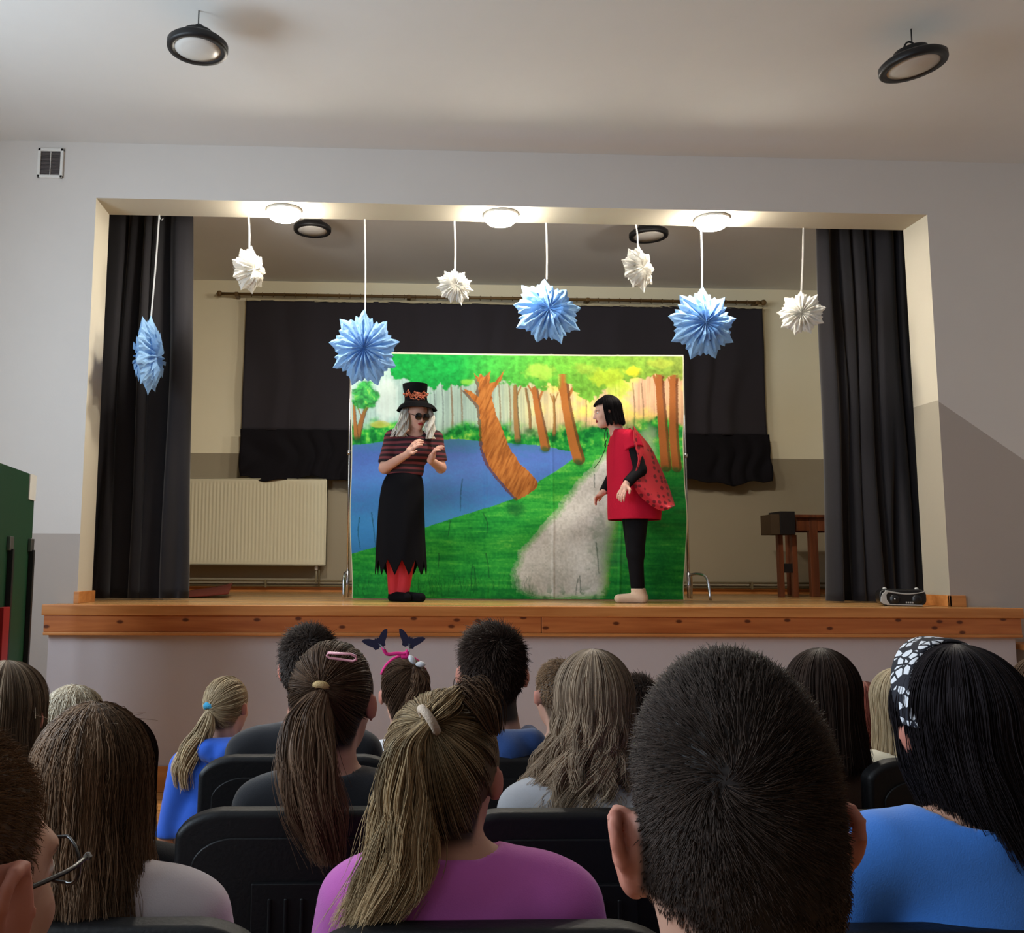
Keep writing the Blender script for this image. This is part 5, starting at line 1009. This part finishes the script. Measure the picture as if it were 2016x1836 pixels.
def bfly(u, v, rot, sc):
    c = atd(u, v, 3.43); out = [(0, -.03), (.012, -.04), (.03, -.036), (.034, -.02), (.05, -.004), (.066, .018), (.074, .036), (.058, .04), (.034, .03), (.012, .012), (.006, .02), (0, .012)]
    pl = out+[(-x, z) for x, z in out[::-1][1:-1]]; ca, sa = math.cos(rot), math.sin(rot); pl = [((x*ca-z*sa)*sc, (x*sa+z*ca)*sc) for x, z in pl]
    MB().prism([(c[0]+x, c[2]+z) for x, z in pl], c[1]-.002, c[1]+.002).build('butterfly', M_bf, hbn); return c
b1 = bfly(743, 1262, .45, .72); b2 = bfly(807, 1260, -.35, .72)
for bb, ee in ((b1, e0), (b2, e1)):
    hb('spring', [ee+(bb-ee)*k/40*.7+.004*np.array([math.cos(k*1.2), math.sin(k*1.2), 0]) for k in range(41)], .0009, M_spr, hbn, 5)
# girl in royal blue hoodie, left ---------------------------------------------------
sp = dict(u=452, v=1326, d=4.0, s=1.0, yaw=.45, hairc=((120, 94, 66),), shirt=C_['royal'], label='girl in royal blue hoodie with long blonde side ponytail, front row left', res=.009, hood=True, long=True, garment='hoodie', bs=1.15, nx=-.01, seat=.34, pants=C_['brown'], byaw=-.25, sw=.14, lean=.03)
t, H, Vv, rs, N0, B = seated(sp, 19); tw = atd(416, 1392, 3.9); tl_ = H['R'].T@(tw-H['c'])/H['s']
tied_hair(Vv, H, tl_, [tw, atd(402, 1430, 3.85), atd(380, 1470, 3.83), atd(364, 1510, 3.82), atd(362, 1552, 3.82)], [.014, .038, .05, .045, .03], 2400, 1300, .0013, HM['blonde'], t, rs, tail_wave=.008, wf=1.6, fly=60)
ring_on(tw, tw-atd(402, 1430, 3.85), .021, .015, M_teal, t, 'scrunchie')

# ------------------------------------------------------------------ auditorium chairs
M_ch = mat('black_chair_shell', (14, 14, 16), .5, var=.1, spec=.3, bump=.1, bscale=120); M_cf = mat('chair_frame_metal', (30, 30, 32), .4, metal=.6); M_fab = cloth('black_seat_fabric', (28, 26, 30))
CW, CHT = .57, 1.0
def make_chair():
    t = empty('auditorium_chair', (0, 0, 0)); q = MB(); r = .1; x1, z1, z0 = CW/2, CHT, .50
    P = [(-x1, z0), (-x1, z1-r*1.25)]+[(-x1+r-r*math.cos(a), z1-r*.55*1.0+(r*.55)*math.sin(a)-.0) for a in np.linspace(.15, PI/2, 8)]
    P += [(-x, z+.0) for x, z in P[::-1]]
    P = [(x, z+.012*(1-(x/x1)**2)*(z > z1-.12)) for x, z in P]
    MB().prism(P, -.03, .03).build('backrest', M_ch, t, bevel=.016, seg=4)
    i = [(x*.86, z-.055 if z > .6 else z+.03) for x, z in P]; MB().prism(i, -.036, -.029).build('back_panel', M_ch, t, bevel=.004)
    q = MB().box(-.11, .11, -.05, -.035, .52, CHT-.14)
    for k in (-.07, -.035, 0, .035, .07): q.box(k-.004, k+.004, -.054, -.049, .53, CHT-.17)
    q.build('latch_cover', M_ch, t, bevel=.006)
    MB().prism([(x*.84, z-.04) for x, z in P if z > .55]+[(x1*.84, .53), (-x1*.84, .53)][:0], .03, .06).build('back_cushion', M_fab, t, bevel=.012)
    MB().box(-.22, .22, .06, .45, .41, .475).build('seat', M_fab, t, bevel=.02, seg=3)
    for sx in (-1, 1):
        MB().box(sx*.285-.02, sx*.285+.02, .02, .38, .60, .63).build('armrest', M_rod2, t, bevel=.012, seg=3)
        MB().box(sx*.285-.014, sx*.285+.014, .02, .34, .0, .60).build('side_frame', M_cf, t, bevel=.004)
    return t
M_rod2 = wood('armrest_wood', (70, 42, 26), (104, 66, 40), axis=1)
proto = make_chair(); first = True; GC = 'black auditorium chairs in rows'
pl = []
for d, us, lab in ((1.435, (-618, 175, 968, 1761), 'second row'), (2.09, (46, 607, 1140, 1687), 'third row'), (2.66, (-236, 594, 1022, 1450, 1878), 'fourth row'), (.55, (-220, 1462), 'nearest row')):
    for u in us: pl.append((d, u, lab))
names = {(1.435, -618): 'black chair beyond the left edge beside the girl in pale grey', (1.435, 175): 'black chair holding the girl in pale grey, bottom left', (1.435, 968): 'black chair holding the girl in pink, bottom middle', (1.435, 1761): 'black chair holding the girl in bright blue, bottom right',
 (2.09, 46): 'black chair in front of the girl in pale grey, hidden by her', (2.09, 607): 'black chair with the brown ponytail of the black shirted girl over it', (2.09, 1140): 'black chair holding the wavy blonde girl in light grey', (2.09, 1687): 'black chair mostly hidden by the near boy, in front of the bright blue girl',
 (2.66, -236): 'black chair beyond the left edge under the brown blonde child', (2.66, 594): 'black chair with a shiny rounded corner beside the royal blue hoodie', (2.66, 1022): 'black chair holding the boy in the blue and black hoodie', (2.66, 1450): 'black chair hidden behind the near boy', (2.66, 1878): 'black chair whose top shows left of the long black hair',
 (.55, -220): 'black chair under the boy with glasses', (.55, 1462): 'black chair under the near boy with the largest head'}
for k, (d, u, lab) in enumerate(pl):
    o = proto if k == 0 else copy_tree(proto); p = atd(u, 1300, d); o.location = (p[0], p[1], 0); tag(o, names[(d, u)], 'chair', GC)
# low wooden benches for the front rows
M_bench = wood('bench_pine', (150, 96, 50), (190, 132, 80), axis=0)
def bench(x0, x1, y, z, label):
    t = thing('bench', ((x0+x1)/2, y, 0), label, 'bench', 'low wooden benches of the front rows'); box('bench_top', M_bench, x0, x1, y-.14, y+.16, z-.035, z, t, bevel=.006)
    for x in (x0+.15, x1-.15): box('leg', M_bench, x-.02, x+.02, y-.12, y+.14, 0, z-.035, t)
xa = atd(400, 1500, 4.0); bench(xa[0]-.02, xa[0]+.9, xa[1]-.02, .34, 'low wooden bench under the girl in the royal blue hoodie')
for d, ua, ub, lab in ((3.38, 1040, 2000, 'long low wooden bench in front of the wavy blonde girl, right'), (3.5, 640, 960, 'low wooden bench under the girl with the butterfly headband'), (3.3, 20, 270, 'low wooden bench under the child with white blond hair')):
    a, b_ = atd(ua, 1500, d), atd(ub, 1500, d); bench(a[0], b_[0], (a[1]+b_[1])/2-.02, .46, lab)
# ------------------------------------------------------------------ folded table tennis table, left
M_gr = mat('green_table_board', (26, 66, 42), .5, var=.1, vscale=2); M_wl = mat('white_line_paint', (225, 225, 220), .5); M_rd = mat('red_plastic', (150, 30, 34), .45)
pr_ = at(70, 936, -.95); ztb = pr_[2]; pl_ = atz(-12, 906, ztb); dx = nrm([pl_[0]-pr_[0], pl_[1]-pr_[1], 0]); e = pr_+dx*1.5
t = thing('table_tennis_table', (pr_[0]+dx[0]*.75, pr_[1]+dx[1]*.75, 0), 'dark green folded table tennis table standing on edge at the left of the stage', 'table tennis table')
nv = np.array([-dx[1], dx[0], 0]); nv = nv if nv@(CAM-pr_) > 0 else -nv
def slab(s0, s1, n0, n1, z0, z1, name, m, bevel=0.003):
    v = [pr_+dx*s+nv*n for s in (s0, s1) for n in (n0, n1)]; v = [(p[0], p[1], z) for p in v for z in (z0, z1)]
    return MB().add(v, [[0, 1, 3, 2], [4, 6, 7, 5], [0, 4, 5, 1], [2, 3, 7, 6], [0, 2, 6, 4], [1, 5, 7, 3]]).build(name, m, t, bevel=bevel)
slab(0, 1.5, -.02, 0, .72, ztb, 'table_half', M_gr); slab(0, 1.5, -.14, -.12, .72, ztb-.02, 'table_half', M_gr)
slab(-.006, .14, -.0201, .006, ztb-.16, ztb, 'white_edge_line', M_wl, 0)
for s in (.03, .47): 
    slab(s, s+.035, .0, .03, .5, ztb-.47, 'folding_leg', M_blk); slab(s-.01, s+.06, .0, .02, ztb-.48, ztb-.4, 'hinge_plate', M_gm)
slab(.0, 1.4, -.12, -.02, .55, .62, 'cross_frame', M_blk); slab(.50, .62, .0, .03, .3, ztb-.80, 'red_guard', M_rd)
for s in (.05, 1.35): slab(s, s+.05, -.3, .2, .12, .16, 'base_bar', M_blk); slab(s, s+.05, -.09, -.05, .14, .74, 'base_post', M_blk)
for s in (.07, 1.37):
    for n_ in (-.26, .16):
        c = pr_+dx*s+nv*n_; MB().lathe([(.06, -.02), (.065, 0), (.06, .02)], (c[0], c[1], .065), 20, Matrix.Rotation(PI/2, 3, 'X')).build('castor', M_blk, t, smooth=True)

# ------------------------------------------------------------------ performers
def P1(u, v, dy=0): return at(u, v, .60)+np.array([0, dy, 0])
def hand(wr, fwd, up, s, thumb, curl=.5, spread=1.):
    """palm + four unequal bent fingers + thumb from the side of the palm"""
    f = nrm(fwd); n_ = nrm(up-f*(np.array(up)@f)); sd = np.cross(f, n_); pr = [cone(wr, wr+f*.03*s, .022*s, .026*s, .01), ell(wr+f*.052*s, (.036*s, .036*s, .036*s), .012)]
    pr[-1] = dict(t='c', a=wr+f*.03*s-sd*.016*s, b=wr+f*.078*s-sd*.018*s, r1=.018*s, r2=.014*s, k=.014); pr.append(dict(t='c', a=wr+f*.03*s+sd*.016*s, b=wr+f*.075*s+sd*.018*s, r1=.018*s, r2=.013*s, k=.014))
    for o_, l_ in ((-.03, .066), (-.01, .076), (.01, .07), (.03, .056)):
        a = wr+f*.082*s+sd*o_*s*spread; d1 = nrm(f-n_*curl*.6+sd*o_*4*spread*.4); b = a+d1*l_*.45*s; d2 = nrm(d1-n_*curl); c = b+d2*l_*.32*s; d3 = nrm(d2-n_*curl); e_ = c+d3*l_*.24*s
        pr += [cone(a, b, .0098*s, .009*s, .004), cone(b, c, .009*s, .008*s, .003), cone(c, e_, .008*s, .0068*s, .003)]
    a = wr+f*.03*s+sd*thumb*.024*s; b = a+nrm(f*.6+sd*thumb)*.036*s; pr += [cone(a, b, .013*s, .0105*s, .008), cone(b, b+nrm(f*1.+sd*thumb*.2-n_*.3)*.028*s, .0105*s, .0085*s, .003)]
    return pr
SKW = (206, 158, 138)
t = thing('person', P1(792, 1183)*np.array([1, 1, 0])+np.array([0, 0, ZS]), 'woman in tall black hat and long jagged black skirt standing left on the stage', 'person')
Hd = P1(822, 817, -.02); H = head_frame(Hd, 1.0, PI-.35, -.3, 0); hp = head_prims(H)
nb = P1(816, 853, .02); sl_, sr_ = P1(774, 862, .02), P1(856, 862, .05); hipc = P1(792, 958, .03); ches = P1(812, 885, .01); wst = P1(797, 925, .02)
tor = [cone(sl_, sr_, .055, .055, .05), ell(ches, (.165, .115, .13), .05), ell(wst, (.145, .11, .1), .05), ell(hipc, (.15, .11, .13), .05)]
nk = [cone(H['T']((0, -.03, -.05)), nb, .05, .055, .03)]
wl_, wr_ = P1(800, 902, -.27), P1(845, 912, -.22); el_, er_ = P1(757, 922, -.04), P1(868, 920, .02)
a1 = [cone(sl_, el_, .056, .044, .03), cone(el_, wl_, .044, .028, .02)]; a2 = [cone(sr_, er_, .056, .044, .03), cone(er_, wr_, .042, .028, .02)]
hnds = hand(wl_, nrm(P1(818, 880, -.32)-wl_), np.array([-.1, -.6, .7]), 1.1, 1, .55)+hand(wr_, nrm(P1(856, 885, -.3)-wr_), np.array([.1, -.5, .8]), 1.1, -1, .8)
kl, kr, al_, ar_ = P1(774, 1080, 0), P1(806, 1080, .0), P1(776, 1168, .03), P1(794, 1168, -.0)
legs = [cone(hipc+np.array([-.07, 0, -.03]), kl, .085, .06, .03), cone(kl, al_, .058, .042, .02), cone(hipc+np.array([.07, 0, -.03]), kr, .085, .06, .03), cone(kr, ar_, .058, .042, .02)]
skf = lambda a, z=ZS+.035: np.array([a[0], a[1], z]); sho = [(skf(al_), skf(P1(800, 1180, -.10))), (skf(ar_), skf(P1(828, 1180, -.09)))]
fts = [cone(a, b, .036, .028, .02) for a, b in sho]
skin('body', hp+nk+tor+a1+a2+hnds+legs+fts, .0055, M_skin, t, color=head_colors(H, SKW, (150, 120, 90), None, (150, 50, 50)))
def stripe_mat():
    m, nt, b = newmat('striped_knit'); L = nt.links.new; g_ = N(nt, 'ShaderNodeTexCoord'); w_ = N(nt, 'ShaderNodeTexWave', bands_direction='Z'); w_.inputs['Scale'].default_value = 7.5; w_.inputs['Distortion'].default_value = .6; w_.inputs['Detail'].default_value = 1
    L(g_.outputs['Object'], w_.inputs['Vector']); r = N(nt, 'ShaderNodeValToRGB'); r.color_ramp.elements[0].position = .5; r.color_ramp.elements[1].position = .62; r.color_ramp.elements[0].color = (*lin((34, 18, 24)), 1); r.color_ramp.elements[1].color = (*lin((112, 48, 54)), 1); L(w_.outputs['Fac'], r.inputs[0]); L(r.outputs[0], b.inputs['Base Color']); b.inputs['Roughness'].default_value = .9; return m
ps = puff(tor[:3], .012)+[cone(sl_, sl_+(el_-sl_)*.86, .07, .066, .03, True), cone(sr_, sr_+(er_-sr_)*.8, .07, .066, .03, True), dict(cone(nb+np.array([0, -.03, -.03]), nb+np.array([0, -.06, .12]), .062, .09, .01), sub=True)]
zw = P1(795, 936)[2]; skin('striped_top', ps, .007, stripe_mat(), t, cut=lambda X_, Y_, Z_: zw-Z_, sm=2)
def loft(name, rings, m, parent, ripple=0, nf=9, n=72, sub=10, hem=None, seed=0, colors=None, thick=.004):
    """rings: (centre, rx, ry) from top to bottom"""
    ks = len(rings)*sub; cs = bez([r[0] for r in rings], ks); rx = bez([[r[1], r[2], 0] for r in rings], ks); rs = np.random.RandomState(seed); Vv = np.zeros((ks, n, 3)); a = np.linspace(0, 2*PI, n, endpoint=False)
    for k in range(ks):
        g = k/(ks-1); rp = 1+ripple*g*(np.sin(a*nf+g*.8)+.5*np.sin(a*(nf*.5+1)+2)); Vv[k, :, 0] = cs[k, 0]+rx[k, 0]*np.cos(a)*rp; Vv[k, :, 1] = cs[k, 1]+rx[k, 1]*np.sin(a)*rp; Vv[k, :, 2] = cs[k, 2]
    if hem is not None:
        for j in range(n):
            h_ = hem(a[j]); zb_ = cs[-1, 2]
            for q in range(8): Vv[ks-8+q, j, 2] = Vv[ks-9, j, 2]+(zb_-h_-Vv[ks-9, j, 2])*(q+1)/8
    i = np.arange(ks*n).reshape(ks, n); i2 = np.roll(i, -1, 1); F = np.stack([i[:-1], i[1:], i2[1:], i2[:-1]], -1).reshape(-1, 4)
    o = npmesh(name, Vv.reshape(-1, 3), F, m, parent, colors=colors(Vv.reshape(-1, 3)) if colors else None); s_ = o.modifiers.new('solid', 'SOLIDIFY'); s_.thickness = thick; return o
M_sk = mat('black_skirt_cloth', (16, 16, 20), .9, spec=.1, bump=.1, bscale=200)
tri = lambda a: .125*abs(((a/(2*PI)*11+.2) % 1)*2-1)-.045
loft('skirt', [(P1(796, 930, .02), .135, .115), (P1(793, 955, .02), .17, .135), (P1(790, 1000, .02), .185, .15), (P1(789, 1060, .02), .195, .165), (P1(789, 1112, .02), .205, .175)], M_sk, t, .03, 8, n=240, hem=tri)
M_tight = mat('red_tights', (200, 48, 58), .7); skin('tights', puff(legs, .005), .009, M_tight, t, cut=lambda X_, Y_, Z_: np.maximum(Z_-P1(790, 1085)[2], ZS+.03-Z_))
for a, b in sho: skin('shoe', [cone(a, b, .047, .038, .02), cone(a, a+np.array([0, 0, .03]), .044, .042, .02)], .008, M_sk, t, cut=lambda X_, Y_, Z_: ZS+.002-Z_)
T = H['T']; M_hat = mat('black_felt_hat', (15, 14, 17), .9, spec=.1, bump=.1, bscale=150)
hc = H['T']((0, -.014, .06)); ztop = P1(817, 757)[2]; hx = P1(817, 757)[0]
loft('hat', [(np.array([hx, hc[1], ztop-.002]), .03, .03), (np.array([hx, hc[1], ztop]), .095, .09), (np.array([hx, hc[1], ztop-.02]), .102, .098), (np.array([hx+.004, hc[1], ztop-.1]), .092, .09), (np.array([hx+.008, hc[1], ztop-.155]), .1, .108), (np.array([hx+.01, hc[1]-.0, ztop-.175]), .135, .14), (np.array([hx+.01, hc[1]-.0, ztop-.215]), .165, .17)], M_hat, t, .05, 3, n=60, thick=.006)
M_cop = mat('copper_tinsel', (226, 130, 96), .25, metal=.85, bump=.6, bscale=120); rs = np.random.RandomState(8); q = MB(); bc = np.array([hx+.004, hc[1]-.108, ztop-.1])
for k in range(46):
    a = rs.uniform(-1, 1); p = bc+np.array([a*.085, .03*a*a, rs.normal(0, .012)-.03*(1-abs(a))*rs.rand()*1.6]); d = np.array([rs.normal(0, 1), rs.normal(0, .3), rs.normal(0, .8)]); d = nrm(d)*.022; w_ = np.array([0, 0, .005]); q.add([p-d-w_, p+d-w_, p+d+w_+np.array([0, -.004, 0]), p-d+w_], [[0, 1, 2, 3]])
q.build('tinsel_bow', M_cop, t)
HM['wig'] = hair_mat('hair_wig', (205, 196, 178), (255, 252, 244)); rs = np.random.RandomState(21)
def lock(name, pts, w, n, m, r=.0016, wave=.006, wf=2.5, parent=None):
    K = 22; c = bez(pts, K); g = np.linspace(0, 1, K); W_ = np.interp(g, np.linspace(0, 1, len(w)), w); a = rs.uniform(0, 2*PI, n); q_ = np.sqrt(rs.rand(n)); ph = np.floor(q_*np.cos(a)*4)*1.3; P = c[None]+np.stack([(q_*np.cos(a))[:, None]*W_+wave*np.sin(2*PI*wf*g[None]+ph[:, None])*g, (q_*np.sin(a))[:, None]*W_*.6+wave*np.cos(2*PI*wf*g[None]+ph[:, None])*g, np.zeros((n, K))], -1)
    Bv = np.array([c[k]+np.array([math.cos(2*PI*j/10)*W_[k]*.7, math.sin(2*PI*j/10)*W_[k]*.42, 0]) for k in range(K) for j in range(10)]); i = np.arange(K*10).reshape(K, 10); i2 = np.roll(i, -1, 1); Fb = np.stack([i[:-1], i[1:], i2[1:], i2[:-1]], -1).reshape(-1, 4)
    return strands(name, P, r, r*.4, rs.rand(n), m, parent, [(Bv, Fb, .25)])
lock('wig_side', [P1(800, 800, -.02), P1(795, 822, -.06), P1(790, 845, -.08), P1(790, 862, -.09)], [.03, .04, .05, .045], 420, HM['wig'], parent=t, wave=.01); lock('wig_side', [P1(778, 845, -.05), P1(776, 850, -.06), P1(772, 862, -.07)], [.02, .02, .015], 60, HM['wig'], parent=t)
lock('wig_side', [P1(842, 800, -.0), P1(847, 825, -.05), P1(845, 848, -.07), P1(847, 866, -.08)], [.025, .035, .045, .035], 380, HM['wig'], parent=t, wave=.01)
lock('wig_back', [T((0, -.05, .08)), T((0, -.1, .02)), T((0, -.1, -.1)), T((0, -.09, -.16))], [.06, .08, .08, .06], 400, HM['wig'], parent=t)
g = thing('sunglasses', T((0, .1, 0)), 'round dark sunglasses worn by the woman in the black hat', 'sunglasses'); M_sg = mat('dark_lens', (12, 12, 14), .15, spec=.7); q3 = H['R']
for sx in (-1, 1):
    Mx = Matrix([[*(q3@np.array([1, 0, 0]))], [*(q3@np.array([0, 0, 1]))], [*(q3@np.array([0, 1, 0]))]]).transposed(); MB().lathe([(.002, .004), (.026, .003), (.03, 0), (.026, -.003), (.002, -.002)], T((sx*.034, .108, .0)), 20, Mx).build('lens', M_sg, g, smooth=True)
    hb('temple', bez([T((sx*.062, .1, .006)), T((sx*.078, .05, .008)), T((sx*.082, -.01, .004))], 8), .0025, M_sg, g, 6)
hb('bridge', bez([T((-.01, .11, .006)), T((0, .114, .009)), T((.01, .11, .006))], 6), .0022, M_sg, g, 6)

# ladybird ------------------------------------------------------------------------
def P2(u, v, dy=0): return at(u, v, .55)+np.array([0, dy, 0])
t = thing('person', P2(1245, 1184)*np.array([1, 1, 0])+np.array([0, 0, ZS]), 'woman in red ladybird costume leaning forward to the left on the stage', 'person')
Hd = P2(1194, 812, 0); H = head_frame(Hd, 1.02, -PI/2-.02, -.12, 0); hp = head_prims(H)
nb = P2(1216, 850, .02); sh = P2(1232, 866, 0); hipc = P2(1252, 985, .02); ch = P2(1232, 895, .02)
s1, s2 = sh+np.array([0, -.15, -.02]), sh+np.array([0, .17, -.02])
tor = [cone(s1, s2, .055, .055, .05), ell(ch, (.12, .17, .15), .05), ell(P2(1244, 940, .02), (.115, .145, .13), .05), ell(hipc, (.13, .165, .13), .05)]
nk = [cone(H['T']((0, -.035, -.045)), nb, .052, .056, .03), cone(nb, sh, .055, .06, .03)]
e1, e2 = P2(1247, 930, -.2), P2(1222, 925, .2); w1, w2 = P2(1217, 957, -.27), P2(1196, 965, .12)
a1 = [cone(s1, e1, .052, .042, .03), cone(e1, w1, .04, .028, .02)]; a2 = [cone(s2, e2, .052, .042, .03), cone(e2, w2, .04, .028, .02)]
hnds = hand(w1, np.array([-.35, -.1, -.6]), np.array([-.6, -.6, .4]), 1., -1, .35)+hand(w2, np.array([-.6, 0, -.5]), np.array([-.5, .4, .5]), .95, 1, .6)
kl, kr = P2(1247, 1090, -.06), P2(1258, 1090, .12); al_, ar_ = P2(1250, 1160, -.06), P2(1266, 1160, .12)
legs = [cone(hipc+np.array([-.01, -.08, -.03]), kl, .095, .062, .03), cone(kl, al_, .062, .04, .02), cone(hipc+np.array([.0, .08, -.03]), kr, .095, .062, .03), cone(kr, ar_, .06, .04, .02)]
sho = [(skf(al_+np.array([.025, 0, 0])), skf(P2(1213, 1180, -.08))), (skf(ar_+np.array([.02, 0, 0])), skf(P2(1240, 1180, .1)))]; fts = [cone(a, b, .036, .026, .02) for a, b in sho]
skin('body', hp+nk+tor+a1+a2+hnds+legs+fts, .0055, M_skin, t, color=head_colors(H, (222, 176, 156), (30, 20, 20), None, (150, 40, 44)))
M_red = mat('red_costume_cloth', (186, 22, 52), .85, var=.1, vscale=5, bump=.15, bscale=160, spec=.15)
loft('tunic', [(P2(1222, 846, .02), .075, .09), (P2(1228, 858, .02), .10, .19), (P2(1230, 885, .02), .135, .215), (P2(1238, 925, .02), .17, .22), (P2(1245, 965, .02), .195, .225), (P2(1250, 1000, .02), .215, .23), (P2(1250, 1023, .02), .21, .235)], M_red, t, .018, 6, n=120)
skin('sleeve', [cone(s1+np.array([0, .02, .01]), s1+(e1-s1)*.34, .078, .082, .03, True)], .008, M_red, t); skin('sleeve', [cone(s2+np.array([0, -.02, .01]), s2+(e2-s2)*.34, .078, .082, .03, True)], .008, M_red, t)
M_bl = mat('black_jersey', (17, 16, 20), .85, spec=.15, bump=.1, bscale=200)
skin('black_undersleeve', puff(a1, .009)[:1]+[cone(e1, w1, .05, .04, .02, True)], .008, M_bl, t); skin('black_undersleeve', puff(a2, .009)[:1]+[cone(e2, w2, .05, .04, .02, True)], .008, M_bl, t)
skin('leggings', puff(legs, .007), .009, M_bl, t, cut=lambda X_, Y_, Z_: P2(1250, 1158)[2]-Z_)
M_soc = mat('cream_slipper_sock', (226, 196, 170), .9, bump=.3, bscale=150, sheen=.3)
for (a, b), an in zip(sho, (al_, ar_)): skin('sock', [cone(a, b, .05, .034, .02), cone(a, np.array([an[0], an[1], ZS+.115]), .05, .05, .02)], .008, M_soc, t, cut=lambda X_, Y_, Z_: np.maximum(ZS+.002-Z_, Z_-ZS-.115))
# spotted wing cases
HMb = hair_mat('hair_bob', (10, 9, 11), (34, 30, 32)); 
def wing(side):
    out_t = [(1246, 838), (1262, 858), (1282, 884), (1304, 930), (1318, 965), (1328, 996)]; out_b = [(1246, 838), (1248, 870), (1256, 905), (1247, 948), (1262, 978), (1300, 1004), (1328, 996)]
    nu_, nv_ = 90, 60; A = bez(out_t, nu_); Bq = bez(out_b, nu_); Vv = []; dy0 = -.245 if side < 0 else .265
    for i_ in range(nu_):
        for j_ in range(nv_):
            g_ = j_/(nv_-1); uv = A[i_]*(1-g_)+Bq[i_]*g_; s_ = i_/(nu_-1); dy = .02+(dy0-.02)*(.25+.75*math.sin(min(1, g_*1.1)*PI/2)) ; dy += .012*math.sin(g_*9+s_*5)*math.sin(PI*s_); Vv.append(at(uv[0], uv[1], .55+dy) if dy < 0 else P2(uv[0], uv[1], 0)+np.array([0, dy, 0]))
    Vv = np.array(Vv); i = np.arange(nu_*nv_).reshape(nu_, nv_); F = np.stack([i[:-1, :-1], i[1:, :-1], i[1:, 1:], i[:-1, 1:]], -1).reshape(-1, 4)
    return npmesh('spotted_wing', Vv, F, M_spot, t)
m, nt, b = newmat('spotted_wing_cloth'); L = nt.links.new; tc = N(nt, 'ShaderNodeTexCoord'); vo = N(nt, 'ShaderNodeTexVoronoi'); vo.inputs['Scale'].default_value = 19; vo.inputs['Randomness'].default_value = .5; mp = N(nt, 'ShaderNodeMapping'); mp.inputs['Scale'].default_value = (1, .35, 1); L(tc.outputs['Object'], mp.inputs[0]); L(mp.outputs[0], vo.inputs['Vector'])
mr = N(nt, 'ShaderNodeMapRange'); L(vo.outputs['Distance'], mr.inputs[0]); mr.inputs[1].default_value = .30; mr.inputs[2].default_value = .36; mr.inputs[3].default_value = 1; mr.inputs[4].default_value = 0; mx = N(nt, 'ShaderNodeMix', data_type='RGBA'); L(mr.outputs[0], mx.inputs[0]); mx.inputs[6].default_value = (*lin((206, 40, 56)), 1); mx.inputs[7].default_value = (*lin((120, 10, 30)), 1); L(mx.outputs[2], b.inputs['Base Color']); b.inputs['Roughness'].default_value = .45; M_spot = m
for sd in (-1, 1): o = wing(sd); s_ = o.modifiers.new('solid', 'SOLIDIFY'); s_.thickness = .006
rs = np.random.RandomState(31); long_hair(H, 3000, .115, .0014, HMb, t, rs, open_az=1.05, flare=1.08, vol=.016, messy=.003, name='black_bob_hair')
# fringe over the forehead
PP = []; 
for k in range(500):
    a = rs.uniform(-1.15, 1.15); c = bez([T_ for T_ in (H['T']((.01*a, -.02, .13)), H['T']((.06*math.sin(a), .05*math.cos(a)+.0, .115)), H['T']((.084*math.sin(a), .09*math.cos(a)+.006, .066+rs.normal(0, .003))))], 10); PP.append(c)
strands('fringe', np.array(PP), .002, .001, rs.rand(500), HMb, t)
M_cord = mat('black_cord', (20, 18, 18), .8); cc = P2(1190, 845, -.06)
hb('neck_cord', bez([cc, P2(1184, 862, -.1), P2(1187, 880, -.1), P2(1180, 900, -.1), P2(1170, 917, -.1), P2(1164, 923, -.1)], 24), .0028, M_cord, t, 6); hb('neck_cord', bez([cc, P2(1191, 862, -.1), P2(1184, 880, -.1), P2(1192, 880, -.12)], 16), .0025, M_cord, t, 6)
